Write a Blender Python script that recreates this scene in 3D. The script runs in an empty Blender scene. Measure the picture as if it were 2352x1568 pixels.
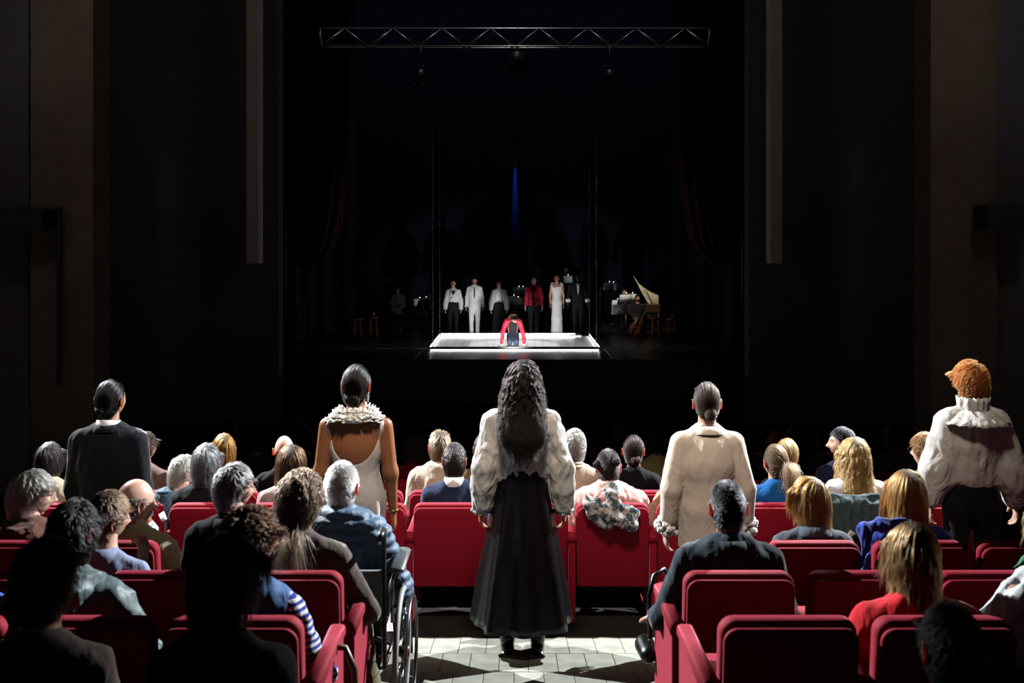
import bpy, math, random
import numpy as np
from mathutils import Vector, Matrix, Euler
R = math.radians
F_PX, CX, CY = 2287.0, 1180.0, 550.0     # focal length in px, vanishing point of the level camera
CAM_H = 2.48
sc = bpy.context.scene
C = sc.collection
rng = np.random.default_rng(7)

# ------------------------------------------------------------------ camera, world, lamps, exposure
cam = bpy.data.objects.new('camera', bpy.data.cameras.new('camera'))
C.objects.link(cam)
cam.location = (0, 0, CAM_H); cam.rotation_euler = (R(90), 0, 0)
cam.data.sensor_width = 36.0
cam.data.lens = F_PX / 2352 * 36.0
cam.data.shift_x = -(CX - 1176) / 2352
cam.data.shift_y = -(784 - CY) / 2352
cam.data.clip_end = 200
cam.data.clip_start = 0.05
cam.data.dof.use_dof = True; cam.data.dof.focus_distance = 11.0; cam.data.dof.aperture_fstop = 4.0
sc.camera = cam
w = bpy.data.worlds.new('world'); sc.world = w; w.use_nodes = True
w.node_tree.nodes['Background'].inputs[0].default_value = (1.0, 0.98, 1.05, 1)
w.node_tree.nodes['Background'].inputs[1].default_value = 0.02
sc.view_settings.view_transform = 'Standard'; sc.view_settings.look = 'None'
sc.view_settings.exposure = 0.0; sc.view_settings.gamma = 1.0
sc.view_settings.use_curve_mapping = False

def lamp(kind, loc, target, energy, color=(1, 1, 1), **kw):
    d = bpy.data.lights.new(kind.lower(), kind); d.energy = energy; d.color = color
    sx = kw.pop('scale_x', 1.0)
    for k, v in kw.items(): setattr(d, k, v)
    o = bpy.data.objects.new(kw.get('name', 'spotlight'), d); C.objects.link(o)
    o.location = loc
    o.rotation_euler = (Vector(target) - Vector(loc)).to_track_quat('-Z', 'Y').to_euler()
    o.scale = (sx, 1, 1)
    return o
KEY = 49000
# two front-of-house spotlights crossing over the standing row; their added beam-cutting plates are built further down
for s_ in (-1, 1):
    lamp('SPOT', (s_ * 7.4, 11.0, 7.4), (-s_ * 0.6, 5.7, 0.5), KEY, (0.93, 0.97, 1.0), spot_size=R(64), spot_blend=0.1, shadow_soft_size=0.028)
# added warm fill in place of light bounced onto the backs of the standing row
lamp('SPOT', (0.0, 2.5, 6.4), (0.0, 6.35, 1.25), 3900, (1.0, 0.82, 0.66), spot_size=R(19), spot_blend=0.55, shadow_soft_size=0.5, scale_x=3.6)
# stage: top light on the kneeling figure, low wash on the line of singers
lamp('SPOT', (0.3, 27.3, 8.6), (0.0, 26.9, -0.3), 2700, (0.93, 0.95, 1.0), spot_size=R(17), spot_blend=0.4, shadow_soft_size=0.1)
lamp('SPOT', (0.0, 24.6, -0.25), (0.0, 30.2, 0.5), 2700, (0.95, 0.96, 1.0), spot_size=R(26), spot_blend=0.6, shadow_soft_size=0.06, scale_x=2.2)  # wash added in place of the light tubes' glow on the singers
lamp('SPOT', (3.2, 26.2, 5.6), (3.75, 31.0, 0.95), 5200, (1.0, 0.93, 0.8), spot_size=R(19), spot_blend=0.7, shadow_soft_size=0.1)  # added spot that brightens the cello, music desk and raised lid

# unseen strip of light added to brighten the truss
st_ = lamp('AREA', (0, 25.45, 10.6), (0, 25.78, 7.75), 30, (0.9, 0.95, 1.0), shape='RECTANGLE', size=9.8, size_y=0.06, spread=R(16))

# faint blue fill added to lift the black of the backdrop
lamp('AREA', (0, 35.0, 12.5), (0, 37.2, 4.5), 120, (0.62, 0.72, 1.0), shape='RECTANGLE', size=15, size_y=0.6, spread=R(110))

def floor_z(y):
    return -0.15 * (min(max(y, -3.0), 15.5) - 5.97)
STAGE_Z = -0.42
def at(px, py, y):
    return ((px - CX) * y / F_PX, y, CAM_H - (py - CY) * y / F_PX)

# ------------------------------------------------------------------ materials
ALB = 0.28
def lin(c):
    return tuple(ALB * ((v / 255) / 12.92 if v / 255 <= 0.04045 else ((v / 255 + 0.055) / 1.055) ** 2.4) for v in c)
_mats = {}
def mat(name, col=(128, 128, 128), rough=0.8, sheen=0.0, metal=0.0, spec=0.5, noise=None, bump=None, sss=0.0,
        stripes=None, trans=0.0, coat=0.0, tint=False, crease=None, sheen_tint=(1, 1, 1), linear=None):
    if name in _mats: return _mats[name]
    m = bpy.data.materials.new(name); m.use_nodes = True
    nt = m.node_tree; n = nt.nodes; l = nt.links
    b = n['Principled BSDF']
    base = linear if linear else lin(col)
    b.inputs['Base Color'].default_value = (*base, 1)
    b.inputs['Roughness'].default_value = rough
    b.inputs['Metallic'].default_value = metal
    b.inputs['Specular IOR Level'].default_value = spec * .38
    if sheen:
        b.inputs['Sheen Weight'].default_value = sheen * .55
        b.inputs['Sheen Roughness'].default_value = 0.35
        b.inputs['Sheen Tint'].default_value = (*sheen_tint, 1)
    if coat: b.inputs['Coat Weight'].default_value = coat
    if sss:
        b.inputs['Subsurface Weight'].default_value = sss
        b.inputs['Subsurface Radius'].default_value = (1.0, 0.3, 0.12)
        b.inputs['Subsurface Scale'].default_value = 0.012
    tc = None
    def obj_coord():
        nonlocal tc
        if tc is None: tc = n.new('ShaderNodeTexCoord')
        return tc.outputs['Object']
    if noise:      # (scale, second colour, amount)
        t = n.new('ShaderNodeTexNoise'); t.inputs['Scale'].default_value = noise[0]; t.inputs['Detail'].default_value = 6
        l.new(obj_coord(), t.inputs['Vector'])
        r = n.new('ShaderNodeValToRGB'); r.color_ramp.elements[0].position = 0.38; r.color_ramp.elements[1].position = 0.62
        r.color_ramp.elements[0].color = (*base, 1); r.color_ramp.elements[1].color = (*lin(noise[1]), 1)
        l.new(t.outputs['Fac'], r.inputs['Fac']); l.new(r.outputs['Color'], b.inputs['Base Color'])
    if stripes:    # (scale, second colour, direction axis)
        wv = n.new('ShaderNodeTexWave'); wv.bands_direction = stripes[2]; wv.inputs['Scale'].default_value = stripes[0]
        wv.inputs['Distortion'].default_value = 0.6; wv.inputs['Detail Scale'].default_value = 0.7
        l.new(obj_coord(), wv.inputs['Vector'])
        r = n.new('ShaderNodeValToRGB'); r.color_ramp.interpolation = 'CONSTANT'; r.color_ramp.elements[1].position = 0.5
        r.color_ramp.elements[0].color = (*base, 1); r.color_ramp.elements[1].color = (*lin(stripes[1]), 1)
        l.new(wv.outputs['Fac'], r.inputs['Fac']); l.new(r.outputs['Color'], b.inputs['Base Color'])
    if tint:       # multiply by the mesh's own colour attribute (lips, brows, beard)
        a = n.new('ShaderNodeAttribute'); a.attribute_name = 'tint'
        mx = n.new('ShaderNodeMix'); mx.data_type = 'RGBA'; mx.blend_type = 'MULTIPLY'; mx.inputs[0].default_value = 1.0
        mx.inputs[6].default_value = (*base, 1)
        l.new(a.outputs['Color'], mx.inputs[7]); l.new(mx.outputs[2], b.inputs['Base Color'])
    if bump:       # (scale, strength, distance)
        t = n.new('ShaderNodeTexNoise'); t.inputs['Scale'].default_value = bump[0]; t.inputs['Detail'].default_value = 4
        l.new(obj_coord(), t.inputs['Vector'])
        bp = n.new('ShaderNodeBump'); bp.inputs['Strength'].default_value = bump[1]; bp.inputs['Distance'].default_value = bump[2] if len(bump) > 2 else 0.01
        l.new(t.outputs['Fac'], bp.inputs['Height']); l.new(bp.outputs['Normal'], b.inputs['Normal'])
        if crease:     # (scale, strength, distance): soft pulled creases under the weave
            mp = n.new('ShaderNodeMapping'); mp.inputs['Scale'].default_value = (1, 1, .55); l.new(obj_coord(), mp.inputs['Vector'])
            t2 = n.new('ShaderNodeTexNoise'); t2.inputs['Scale'].default_value = crease[0]; t2.inputs['Detail'].default_value = 2.5
            t2.inputs['Distortion'].default_value = 1.4; l.new(mp.outputs['Vector'], t2.inputs['Vector'])
            b2 = n.new('ShaderNodeBump'); b2.inputs['Strength'].default_value = crease[1]; b2.inputs['Distance'].default_value = crease[2]
            l.new(t2.outputs['Fac'], b2.inputs['Height']); l.new(b2.outputs['Normal'], bp.inputs['Normal'])
    if trans:      # thin lit-through layer (ears, gauze)
        out = n['Material Output']; mx = n.new('ShaderNodeMixShader'); tr = n.new('ShaderNodeBsdfTranslucent')
        tc_ = base if trans < 0.5 else (0.55, 0.10, 0.045)
        tr.inputs['Color'].default_value = (*tc_, 1); mx.inputs[0].default_value = trans if trans < 0.5 else 0.4
        l.new(b.outputs[0], mx.inputs[1]); l.new(tr.outputs[0], mx.inputs[2]); l.new(mx.outputs[0], out.inputs['Surface'])
    _mats[name] = m
    return m
def emis(name, col, strength):
    if name in _mats: return _mats[name]
    m = bpy.data.materials.new(name); m.use_nodes = True
    b = m.node_tree.nodes['Principled BSDF']
    b.inputs['Emission Color'].default_value = (*col, 1); b.inputs['Emission Strength'].default_value = strength
    b.inputs['Base Color'].default_value = (0.8, 0.8, 0.8, 1)
    _mats[name] = m
    return m
def hair_mat(name, col, rough=0.32):
    if name in _mats: return _mats[name]
    m = bpy.data.materials.new(name); m.use_nodes = True
    nt = m.node_tree; n = nt.nodes
    n.remove(n['Principled BSDF'])
    h = n.new('ShaderNodeBsdfHairPrincipled'); h.parametrization = 'COLOR'
    h.inputs['Color'].default_value = (*lin(col), 1)
    h.inputs['Roughness'].default_value = rough; h.inputs['Radial Roughness'].default_value = 0.5
    h.inputs['Coat'].default_value = 0.0; h.inputs['IOR'].default_value = 1.2
    nt.links.new(h.outputs[0], n['Material Output'].inputs['Surface'])
    _mats[name] = m
    return m

# ------------------------------------------------------------------ object helpers
def mesh_of(v, f, mats=(), smooth=True, midx=None, tint=None):
    me = bpy.data.meshes.new('mesh')
    me.from_pydata(v.tolist() if hasattr(v, 'tolist') else v, [], f.tolist() if hasattr(f, 'tolist') else f)
    for m in mats: me.materials.append(m)
    if midx is not None: me.polygons.foreach_set('material_index', np.asarray(midx, dtype=np.int32))
    if smooth: me.polygons.foreach_set('use_smooth', np.ones(len(me.polygons), dtype=bool))
    if tint is not None:
        a = me.color_attributes.new('tint', 'FLOAT_COLOR', 'POINT')
        t = np.ones((len(me.vertices), 4), dtype=np.float32); t[:, :3] = tint
        a.data.foreach_set('color', t.ravel())
    me.update()
    return me
def link(name, data, parent=None, kind=None):
    o = bpy.data.objects.new(name, data); C.objects.link(o)
    if parent is not None: o.parent = parent
    if kind: o['kind'] = kind
    return o
def empty(name, loc, rz=0.0):
    o = bpy.data.objects.new(name, None); C.objects.link(o); o.empty_display_size = 0.1
    o.location = loc; o.rotation_euler = (0, 0, rz); return o
def tag(o, label=None, cat=None, group=None, kind=None):
    if label: o['label'] = label
    if cat: o['category'] = cat
    if group: o['group'] = group
    if kind: o['kind'] = kind
    return o

class MB:
    """collects shapes and links them as one mesh"""
    def __init__(s): s.v = []; s.f = []; s.mi = []; s.n = 0; s.t = []
    def add(s, v, f, mi=0, tint=None):
        v = np.asarray(v, dtype=float)
        s.v.append(v)
        fl = f.tolist() if hasattr(f, 'tolist') else f
        n = s.n
        s.f += [[i + n for i in q] for q in fl]
        s.mi += [mi] * len(fl)
        s.t.append(np.ones((len(v), 3)) if tint is None else tint)
        s.n += len(v)
        return s
    def box(s, c, d, rot=None, mi=0, bev=0.0):
        hx, hy, hz = d[0] / 2, d[1] / 2, d[2] / 2
        if bev:
            b = min(bev, hx * .9, hy * .9, hz * .9)
            v = []
            for z, k in ((-hz, b), (-hz + b, 0), (hz - b, 0), (hz, b)):
                ax, ay = hx - k, hy - k
                v += [(-ax + b, -ay, z), (ax - b, -ay, z), (ax, -ay + b, z), (ax, ay - b, z), (ax - b, ay, z), (-ax + b, ay, z), (-ax, ay - b, z), (-ax, -ay + b, z)]
            f = [[7, 6, 5, 4, 3, 2, 1, 0], [24, 25, 26, 27, 28, 29, 30, 31]]
            for r in range(3):
                for i in range(8):
                    j = (i + 1) % 8
                    f.append([r * 8 + i, r * 8 + j, r * 8 + 8 + j, r * 8 + 8 + i])
            v = np.array(v)
        else:
            v = np.array([(x, y, z) for z in (-hz, hz) for y in (-hy, hy) for x in (-hx, hx)])
            f = [[0, 2, 3, 1], [4, 5, 7, 6], [0, 1, 5, 4], [2, 6, 7, 3], [0, 4, 6, 2], [1, 3, 7, 5]]
        if rot is not None:
            v = v @ np.array(Euler(rot).to_matrix()).T
        return s.add(v + np.array(c), f, mi)
    def tube(s, pts, rad, n=8, mi=0, flat=None):
        v, f = tube(pts, rad, n, flat); return s.add(v, f, mi)
    def ball(s, c, r, n=10, mi=0):
        r = np.array(r if hasattr(r, '__len__') else (r, r, r)); v = [(0, 0, -1)]
        m = n // 2
        for i in range(1, m):
            a = math.pi * i / m
            v += [(math.sin(a) * math.cos(2 * math.pi * j / n), math.sin(a) * math.sin(2 * math.pi * j / n), -math.cos(a)) for j in range(n)]
        v.append((0, 0, 1)); f = []
        for j in range(n):
            k = (j + 1) % n
            f.append([0, 1 + k, 1 + j])
            for i in range(m - 2): f.append([1 + i * n + j, 1 + i * n + k, 1 + (i + 1) * n + k, 1 + (i + 1) * n + j])
            f.append([1 + (m - 2) * n + j, 1 + (m - 2) * n + k, len(v) - 1])
        return s.add(np.array(v) * r + np.array(c), f, mi)
    def torus(s, c, R_, r, rot=(0, 0, 0), n=32, k=8, mi=0):
        v = []; f = []
        for i in range(n):
            a = 2 * math.pi * i / n
            for j in range(k):
                b = 2 * math.pi * j / k
                q = R_ + r * math.cos(b); v.append((q * math.cos(a), q * math.sin(a), r * math.sin(b)))
        for i in range(n):
            for j in range(k):
                f.append([i * k + j, ((i + 1) % n) * k + j, ((i + 1) % n) * k + (j + 1) % k, i * k + (j + 1) % k])
        v = np.array(v) @ np.array(Euler(rot).to_matrix()).T
        return s.add(v + np.array(c), f, mi)
    def prism(s, poly, axis, a, b, mi=0):
        """polygon (2D) extruded between a and b along axis; poly is in the two other axes, in x,y,z order"""
        n = len(poly); v = []
        for t in (a, b):
            for p in poly:
                q = list(p); q.insert(axis, t); v.append(q)
        f = [list(range(n))[::-1], list(range(n, 2 * n))] + [[i, (i + 1) % n, n + (i + 1) % n, n + i] for i in range(n)]
        return s.add(np.array(v), f, mi)
    def build(s, name, mats, parent=None, smooth=True, kind=None, bevel=0.0, tinted=False):
        if not isinstance(mats, (list, tuple)): mats = [mats]
        v = np.concatenate(s.v)
        me = mesh_of(v, s.f, mats, smooth, s.mi if len(mats) > 1 else None, np.concatenate(s.t) if tinted else None)
        o = link(name, me, parent, kind)
        if bevel:
            b = o.modifiers.new('bevel', 'BEVEL'); b.width = bevel; b.segments = 3; b.limit_method = 'ANGLE'; b.harden_normals = False
        if smooth and bevel == 0 and name in FLATISH:
            pass
        return o
FLATISH = set()

def tube(pts, rad, n=8, flat=None):
    P = np.array(pts, dtype=float); m = len(P)
    rad = np.array([rad] * m if not hasattr(rad, '__len__') else rad, dtype=float)
    T = np.gradient(P, axis=0); T /= np.linalg.norm(T, axis=1)[:, None] + 1e-12
    u = np.array([1.0, 0, 0]) if abs(T[0][0]) < 0.8 else np.array([0, 1.0, 0])
    V = []
    a = np.linspace(0, 2 * math.pi, n, endpoint=False)
    for i in range(m):
        u = u - T[i] * u.dot(T[i]); u /= np.linalg.norm(u) + 1e-12
        w_ = np.cross(T[i], u)
        fl = 1.0 if flat is None else flat
        V.append(P[i] + rad[i] * (np.cos(a)[:, None] * u + fl * np.sin(a)[:, None] * w_))
    f = [[i * n + j, i * n + (j + 1) % n, (i + 1) * n + (j + 1) % n, (i + 1) * n + j] for i in range(m - 1) for j in range(n)]
    f += [list(range(n))[::-1], [(m - 1) * n + j for j in range(n)]]
    return np.concatenate(V), f

# ------------------------------------------------------------------ organic surfaces: blended tapered capsules -> surface net
def smin(a, b, k):
    h = np.maximum(k - np.abs(a - b), 0) / k
    return np.minimum(a, b) - h * h * k * 0.25
def sdf_mesh(prims, vox=0.012, k=0.03, zcut=None, field=None):
    A = np.array([p[0] for p in prims], float); B = np.array([p[1] for p in prims], float)
    rm = max(max(p[2], p[3]) for p in prims) + 0.02
    lo = np.minimum(A.min(0), B.min(0)) - rm - vox * 3; hi = np.maximum(A.max(0), B.max(0)) + rm + vox * 3
    N = np.ceil((hi - lo) / vox).astype(int) + 1
    ax = [lo[i] + np.arange(N[i]) * vox for i in range(3)]
    D = np.full(N, 0.2, np.float32)
    for p in prims:
        a, b, ra, rb = np.array(p[0], float), np.array(p[1], float), p[2], p[3]
        S = np.array(p[4] if len(p) > 4 else (1, 1, 1), float)
        r = max(ra, rb) * S.max() if len(p) > 4 else max(ra, rb)
        l0 = np.minimum(a, b) - max(ra, rb) * S - k - 2 * vox; h0 = np.maximum(a, b) + max(ra, rb) * S + k + 2 * vox
        i0 = np.maximum(((l0 - lo) / vox).astype(int), 0); i1 = np.minimum(((h0 - lo) / vox).astype(int) + 2, N)
        X = ax[0][i0[0]:i1[0], None, None] / S[0]; Y = ax[1][None, i0[1]:i1[1], None] / S[1]; Z = ax[2][None, None, i0[2]:i1[2]] / S[2]
        aa = a / S; bb = b / S; d = bb - aa; L = d.dot(d) + 1e-9
        t = np.clip(((X - aa[0]) * d[0] + (Y - aa[1]) * d[1] + (Z - aa[2]) * d[2]) / L, 0, 1)
        q = np.sqrt((X - aa[0] - t * d[0]) ** 2 + (Y - aa[1] - t * d[1]) ** 2 + (Z - aa[2] - t * d[2]) ** 2) - (ra + (rb - ra) * t)
        q = (q * S.min()).astype(np.float32)
        sl = (slice(i0[0], i1[0]), slice(i0[1], i1[1]), slice(i0[2], i1[2]))
        D[sl] = smin(D[sl], q, k)
    if field is not None:
        D = D + field(ax[0][:, None, None], ax[1][None, :, None], ax[2][None, None, :]).astype(np.float32)
    if zcut is not None:
        D = np.maximum(D, (zcut - ax[2])[None, None, :].astype(np.float32))
    D[0] = D[-1] = 0.2; D[:, 0] = D[:, -1] = 0.2; D[:, :, 0] = D[:, :, -1] = 0.2
    s = D < 0
    c = [s[i:N[0] - 1 + i, j:N[1] - 1 + j, l:N[2] - 1 + l] for i in (0, 1) for j in (0, 1) for l in (0, 1)]
    cnt = sum(x.astype(np.int8) for x in c)
    cell = np.argwhere((cnt > 0) & (cnt < 8))
    idx = -np.ones(N - 1, np.int64); idx[tuple(cell.T)] = np.arange(len(cell))
    offs = np.array([(i, j, l) for i in (0, 1) for j in (0, 1) for l in (0, 1)])
    cv = np.stack([D[tuple((cell + o).T)] for o in offs], 1)
    acc = np.zeros((len(cell), 3)); num = np.zeros(len(cell))
    for e0 in range(8):
        for e1 in range(e0 + 1, 8):
            if np.abs(offs[e0] - offs[e1]).sum() != 1: continue
            m = (cv[:, e0] < 0) != (cv[:, e1] < 0)
            t = cv[m, e0] / (cv[m, e0] - cv[m, e1])
            acc[m] += offs[e0] + (offs[e1] - offs[e0]) * t[:, None]; num[m] += 1
    V = lo + (cell + acc / num[:, None]) * vox
    Fs = []
    for axn in range(3):
        o1, o2 = [i for i in range(3) if i != axn]
        sl0 = [slice(None)] * 3; sl1 = [slice(None)] * 3
        sl0[axn] = slice(0, -1); sl1[axn] = slice(1, None)
        ch = s[tuple(sl0)] != s[tuple(sl1)]
        e = np.argwhere(ch)
        e = e[(e[:, o1] > 0) & (e[:, o2] > 0) & (e[:, o1] < N[o1] - 1) & (e[:, o2] < N[o2] - 1)]
        q = []
        for a_, b_ in ((1, 1), (0, 1), (0, 0), (1, 0)):
            g = e.copy(); g[:, o1] -= a_; g[:, o2] -= b_; q.append(idx[tuple(g.T)])
        q = np.stack(q, 1)
        flip = s[tuple(e.T)]
        if axn == 1: flip = ~flip
        q[~flip] = q[~flip][:, ::-1]
        Fs.append(q)
    Fc = np.concatenate(Fs)
    Fc = Fc[(Fc >= 0).all(1)]
    return V, Fc
def vnormals(V, Fc):
    n = np.cross(V[Fc[:, 2]] - V[Fc[:, 0]], V[Fc[:, 3]] - V[Fc[:, 1]])
    o = np.zeros_like(V)
    for i in range(4): np.add.at(o, Fc[:, i], n)
    return o / (np.linalg.norm(o, axis=1)[:, None] + 1e-12)
def smooth(V, Fc, it=2, lam=0.5):
    e = np.concatenate([Fc[:, [0, 1]], Fc[:, [1, 2]], Fc[:, [2, 3]], Fc[:, [3, 0]]])
    for _ in range(it):
        a = np.zeros_like(V); c = np.zeros(len(V))
        np.add.at(a, e[:, 0], V[e[:, 1]]); np.add.at(a, e[:, 1], V[e[:, 0]])
        np.add.at(c, e[:, 0], 1); np.add.at(c, e[:, 1], 1)
        V = V + lam * (a / np.maximum(c, 1)[:, None] - V)
    return V
def folds(V, amp, freq, seed, stretch=(1, 1, 0.45), oct=3):
    """cloth-like ridged waves, warped"""
    r = np.random.default_rng(seed); P = V * np.array(stretch)
    warp = np.stack([np.sin(P @ (r.normal(size=3) * freq * 0.35) + r.uniform(0, 6)) for _ in range(3)], 1) * (0.9 / freq)
    out = np.zeros(len(V))
    for o in range(oct):
        for _ in range(3):
            k_ = r.normal(size=3); k_ /= np.linalg.norm(k_)
            s_ = np.sin((P + warp) @ (k_ * freq * (1.7 ** o)) + r.uniform(0, 6))
            out += (1 - 2 * np.abs(s_)) * (0.6 ** o)
    return out * amp / 3
# ------------------------------------------------------------------ heads
def gs(x, y, z, cx, cy, cz, sx, sy, sz):
    return np.exp(-(((x - cx) / sx) ** 2 + ((y - cy) / sy) ** 2 + ((z - cz) / sz) ** 2))
HA, HB, HC = 0.074, 0.094, 0.113
def head_point(d):
    """surface point of the head for unit directions d (x right, y face, z up)"""
    x, y, z = d[:, 0], d[:, 1], d[:, 2]
    P = d * np.array([HA, HB, HC])
    low = np.clip(-z, 0, 1)
    P[:, 0] *= 1 - 0.36 * low ** 1.6
    P[:, 0] *= 1 + 0.05 * np.clip(z, 0, 1) * np.clip(-y, 0, 1)
    back = np.clip(-y, 0, 1)
    P[:, 1] += back * low * 0.062                       # nape pulled in under the skull
    P[:, 1] += np.clip(-y, 0, 1) * np.clip(z + 0.2, 0, 1) * -0.004
    fr = np.clip(y, 0, 1)
    P[:, 1] -= 0.010 * fr * np.clip(z - 0.25, 0, 1)    # forehead slopes back
    P[:, 1] += 0.006 * fr * low
    X, Z = P[:, 0], P[:, 2]
    f = (y > 0).astype(float) * np.clip(y * 2.2, 0, 1)
    ax = np.abs(X)
    P[:, 1] += f * (0.027 * np.exp(-(X / 0.0115) ** 2 - ((Z + 0.030) / 0.015) ** 2)      # nose tip
                    + 0.015 * np.exp(-(X / 0.0085) ** 2 - ((Z + 0.008) / 0.022) ** 2)     # bridge
                    + 0.008 * np.exp(-((ax - 0.014) / 0.007) ** 2 - ((Z + 0.036) / 0.008) ** 2)
                    + 0.006 * np.exp(-(ax / 0.045) ** 2 - ((Z - 0.026) / 0.010) ** 2)     # brow
                    - 0.013 * np.exp(-((ax - 0.031) / 0.015) ** 2 - ((Z - 0.006) / 0.013) ** 2)  # sockets
                    + 0.006 * np.exp(-((ax - 0.031) / 0.011) ** 2 - ((Z - 0.005) / 0.006) ** 2)  # lids
                    + 0.006 * np.exp(-((ax - 0.045) / 0.018) ** 2 - ((Z + 0.022) / 0.016) ** 2)  # cheeks
                    + 0.0085 * np.exp(-(X / 0.022) ** 2 - ((Z + 0.058) / 0.0055) ** 2)    # upper lip
                    + 0.0085 * np.exp(-(X / 0.019) ** 2 - ((Z + 0.071) / 0.006) ** 2)     # lower lip
                    - 0.0045 * np.exp(-(X / 0.022) ** 2 - ((Z + 0.0645) / 0.0030) ** 2)
                    + 0.010 * np.exp(-(X / 0.022) ** 2 - ((Z + 0.095) / 0.013) ** 2)      # chin
                    - 0.004 * np.exp(-(X / 0.03) ** 2 - ((Z + 0.082) / 0.006) ** 2))
    P[:, 0] += np.sign(X) * 0.004 * np.exp(-((y - 0.1) / 0.35) ** 2 - ((Z + 0.06) / 0.02) ** 2)  # jaw angle
    return P
NU, NV = 44, 40
def _head_template():
    u = np.linspace(0, 2 * math.pi, NU, endpoint=False)
    v = np.linspace(-1, 1, NV)
    ph = np.sign(v) * np.abs(v) ** 1.0 * (math.pi / 2)
    # columns bunched at the face
    uu = u - 0.42 * np.sin(u - math.pi / 2)
    uu = u + 0.40 * np.cos(u)
    D = np.array([(math.cos(p) * math.cos(a), math.cos(p) * math.sin(a), math.sin(p)) for p in ph for a in uu])
    f = [[i * NU + j, i * NU + (j + 1) % NU, (i + 1) * NU + (j + 1) % NU, (i + 1) * NU + j] for i in range(NV - 1) for j in range(NU)]
    return D, f
HD, HF = _head_template()
HP = head_point(HD)
def head_tint(lips=(0.75, 0.42, 0.40), brow=None, beard=None):
    X, Y, Z = HP.T; t = np.ones((len(HP), 3)); f = (HD[:, 1] > 0.3)
    m = f & (np.abs(X) < 0.021 - 0.5 * np.abs(Z + 0.0645)) & (np.abs(Z + 0.0645) < 0.0115); t[m] = lips
    if brow is not None:
        m = f & (np.abs(np.abs(X) - 0.032) < 0.017) & (np.abs(Z - 0.025 + 0.1 * (np.abs(X) - 0.032)) < 0.0042); t[m] = brow
    m = f & (np.abs(np.abs(X) - 0.031) < 0.011) & (np.abs(Z - 0.006) < 0.0035); t[m] = (0.28, 0.2, 0.17)
    if beard is not None:
        m = (HD[:, 1] > 0.05) & (Z < -0.048 + 0.35 * np.clip(0.03 - np.abs(X), 0, 1)) & ~((np.abs(X) < 0.02) & (np.abs(Z + 0.0645) < 0.011)); t[m] = beard
    return t
def ear(mb, side, M, off, mi):
    """ear with helix rim and bowl, joined into the head mesh"""
    a = np.linspace(R(-100), R(215), 13)
    pts = [(0.006 + 0.010 * (1 + math.cos(t)) * 0.5 * 0.3, 0.015 * math.cos(t) * -1, 0.030 * math.sin(t) + 0.002) for t in a]
    pts = np.array(pts)
    base = []
    n = 12
    V = [(0.0, 0.006, 0.0)]
    for r_, dx in ((0.45, 0.006), (0.85, 0.013), (1.0, 0.018), (0.95, 0.012), (0.6, 0.003)):
        for j in range(n):
            t = 2 * math.pi * j / n
            nar = 1 - 0.28 * max(0, -math.sin(t))
            yy = -0.0175 * math.cos(t) * nar * r_
            V.append((dx + (0.004 if yy < 0 else -0.003), yy - 0.002, 0.031 * math.sin(t) * r_))
    V = np.array(V)
    f = [[0, 1 + j, 1 + (j + 1) % n] for j in range(n)]
    for r_ in range(4):
        for j in range(n): f.append([1 + r_ * n + j, 1 + (r_ + 1) * n + j, 1 + (r_ + 1) * n + (j + 1) % n, 1 + r_ * n + (j + 1) % n])
    V[:, 0] += 0.068; V[:, 1] -= 0.006; V[:, 2] -= 0.010
    if side < 0:
        V[:, 0] *= -1; f = [q[::-1] for q in f]
    mb.add(V @ M.T + off, f, mi)

HX = np.array([HA, HB, HC])
# ------------------------------------------------------------------ hair
HAIRLINE = ([-1, -.6, -.25, -.02, .12, .3, .5, .8, 1], [-.72, -.70, -.52, -.22, -.10, .12, .42, .56, .60])
def hair_mask(d, line=HAIRLINE, low=0.0):
    return d[:, 2] > np.interp(d[:, 1], line[0], line[1]) + low
def rand_dirs(n, r, line, low=0.0, bald=None):
    out = []
    while sum(map(len, out)) < n:
        d = r.normal(size=(n * 2, 3)); d /= np.linalg.norm(d, axis=1)[:, None]
        m = hair_mask(d, line, low)
        if bald is not None: m &= ~bald(d)
        out.append(d[m])
    return np.concatenate(out)[:n]
HAIR = dict(
    short=dict(L=0.046, n=7500, seg=5, lift=0.13, comb='crown', grav=0.3, curl=0.0012, w=9, puff=0.003, clump=0.42, G=900, cap=0.006),
    shaggy=dict(L=0.075, n=9500, seg=8, lift=0.06, comb='crown', grav=0.7, curl=0.0040, w=7, puff=0.006, clump=0.40, G=900, cap=0.007),
    buzz=dict(L=0.012, n=7000, seg=3, lift=0.45, comb='crown', grav=0.1, curl=0.0, w=1, puff=0.001, clump=0.1, G=600, cap=0.003),
    bob=dict(L=0.23, n=8500, seg=11, lift=0.03, comb='crown', grav=1.3, curl=0.0018, w=4, puff=0.009, clump=0.38, G=520, cap=0.007),
    long=dict(L=0.42, n=10000, seg=18, lift=0.10, comb='part', grav=1.6, curl=0.0045, w=9, puff=0.010, clump=0.5, G=480, cap=0.008),
    wavy=dict(L=0.40, n=9500, seg=40, lift=0.3, comb='part', grav=1.4, curl=0.0085, w=25, puff=0.012, clump=0.80, G=340, cap=0.009),
    curly=dict(L=0.10, n=11000, seg=16, lift=0.12, comb='crown', grav=0.7, curl=0.0095, w=19, puff=0.009, clump=0.5, G=760, cap=0.010),
    slick=dict(L=0.16, n=5500, seg=9, lift=0.02, comb='bun', grav=0.0, curl=0.0005, w=6, puff=0.003, clump=0.3, G=500, cap=0.005),
)
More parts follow.
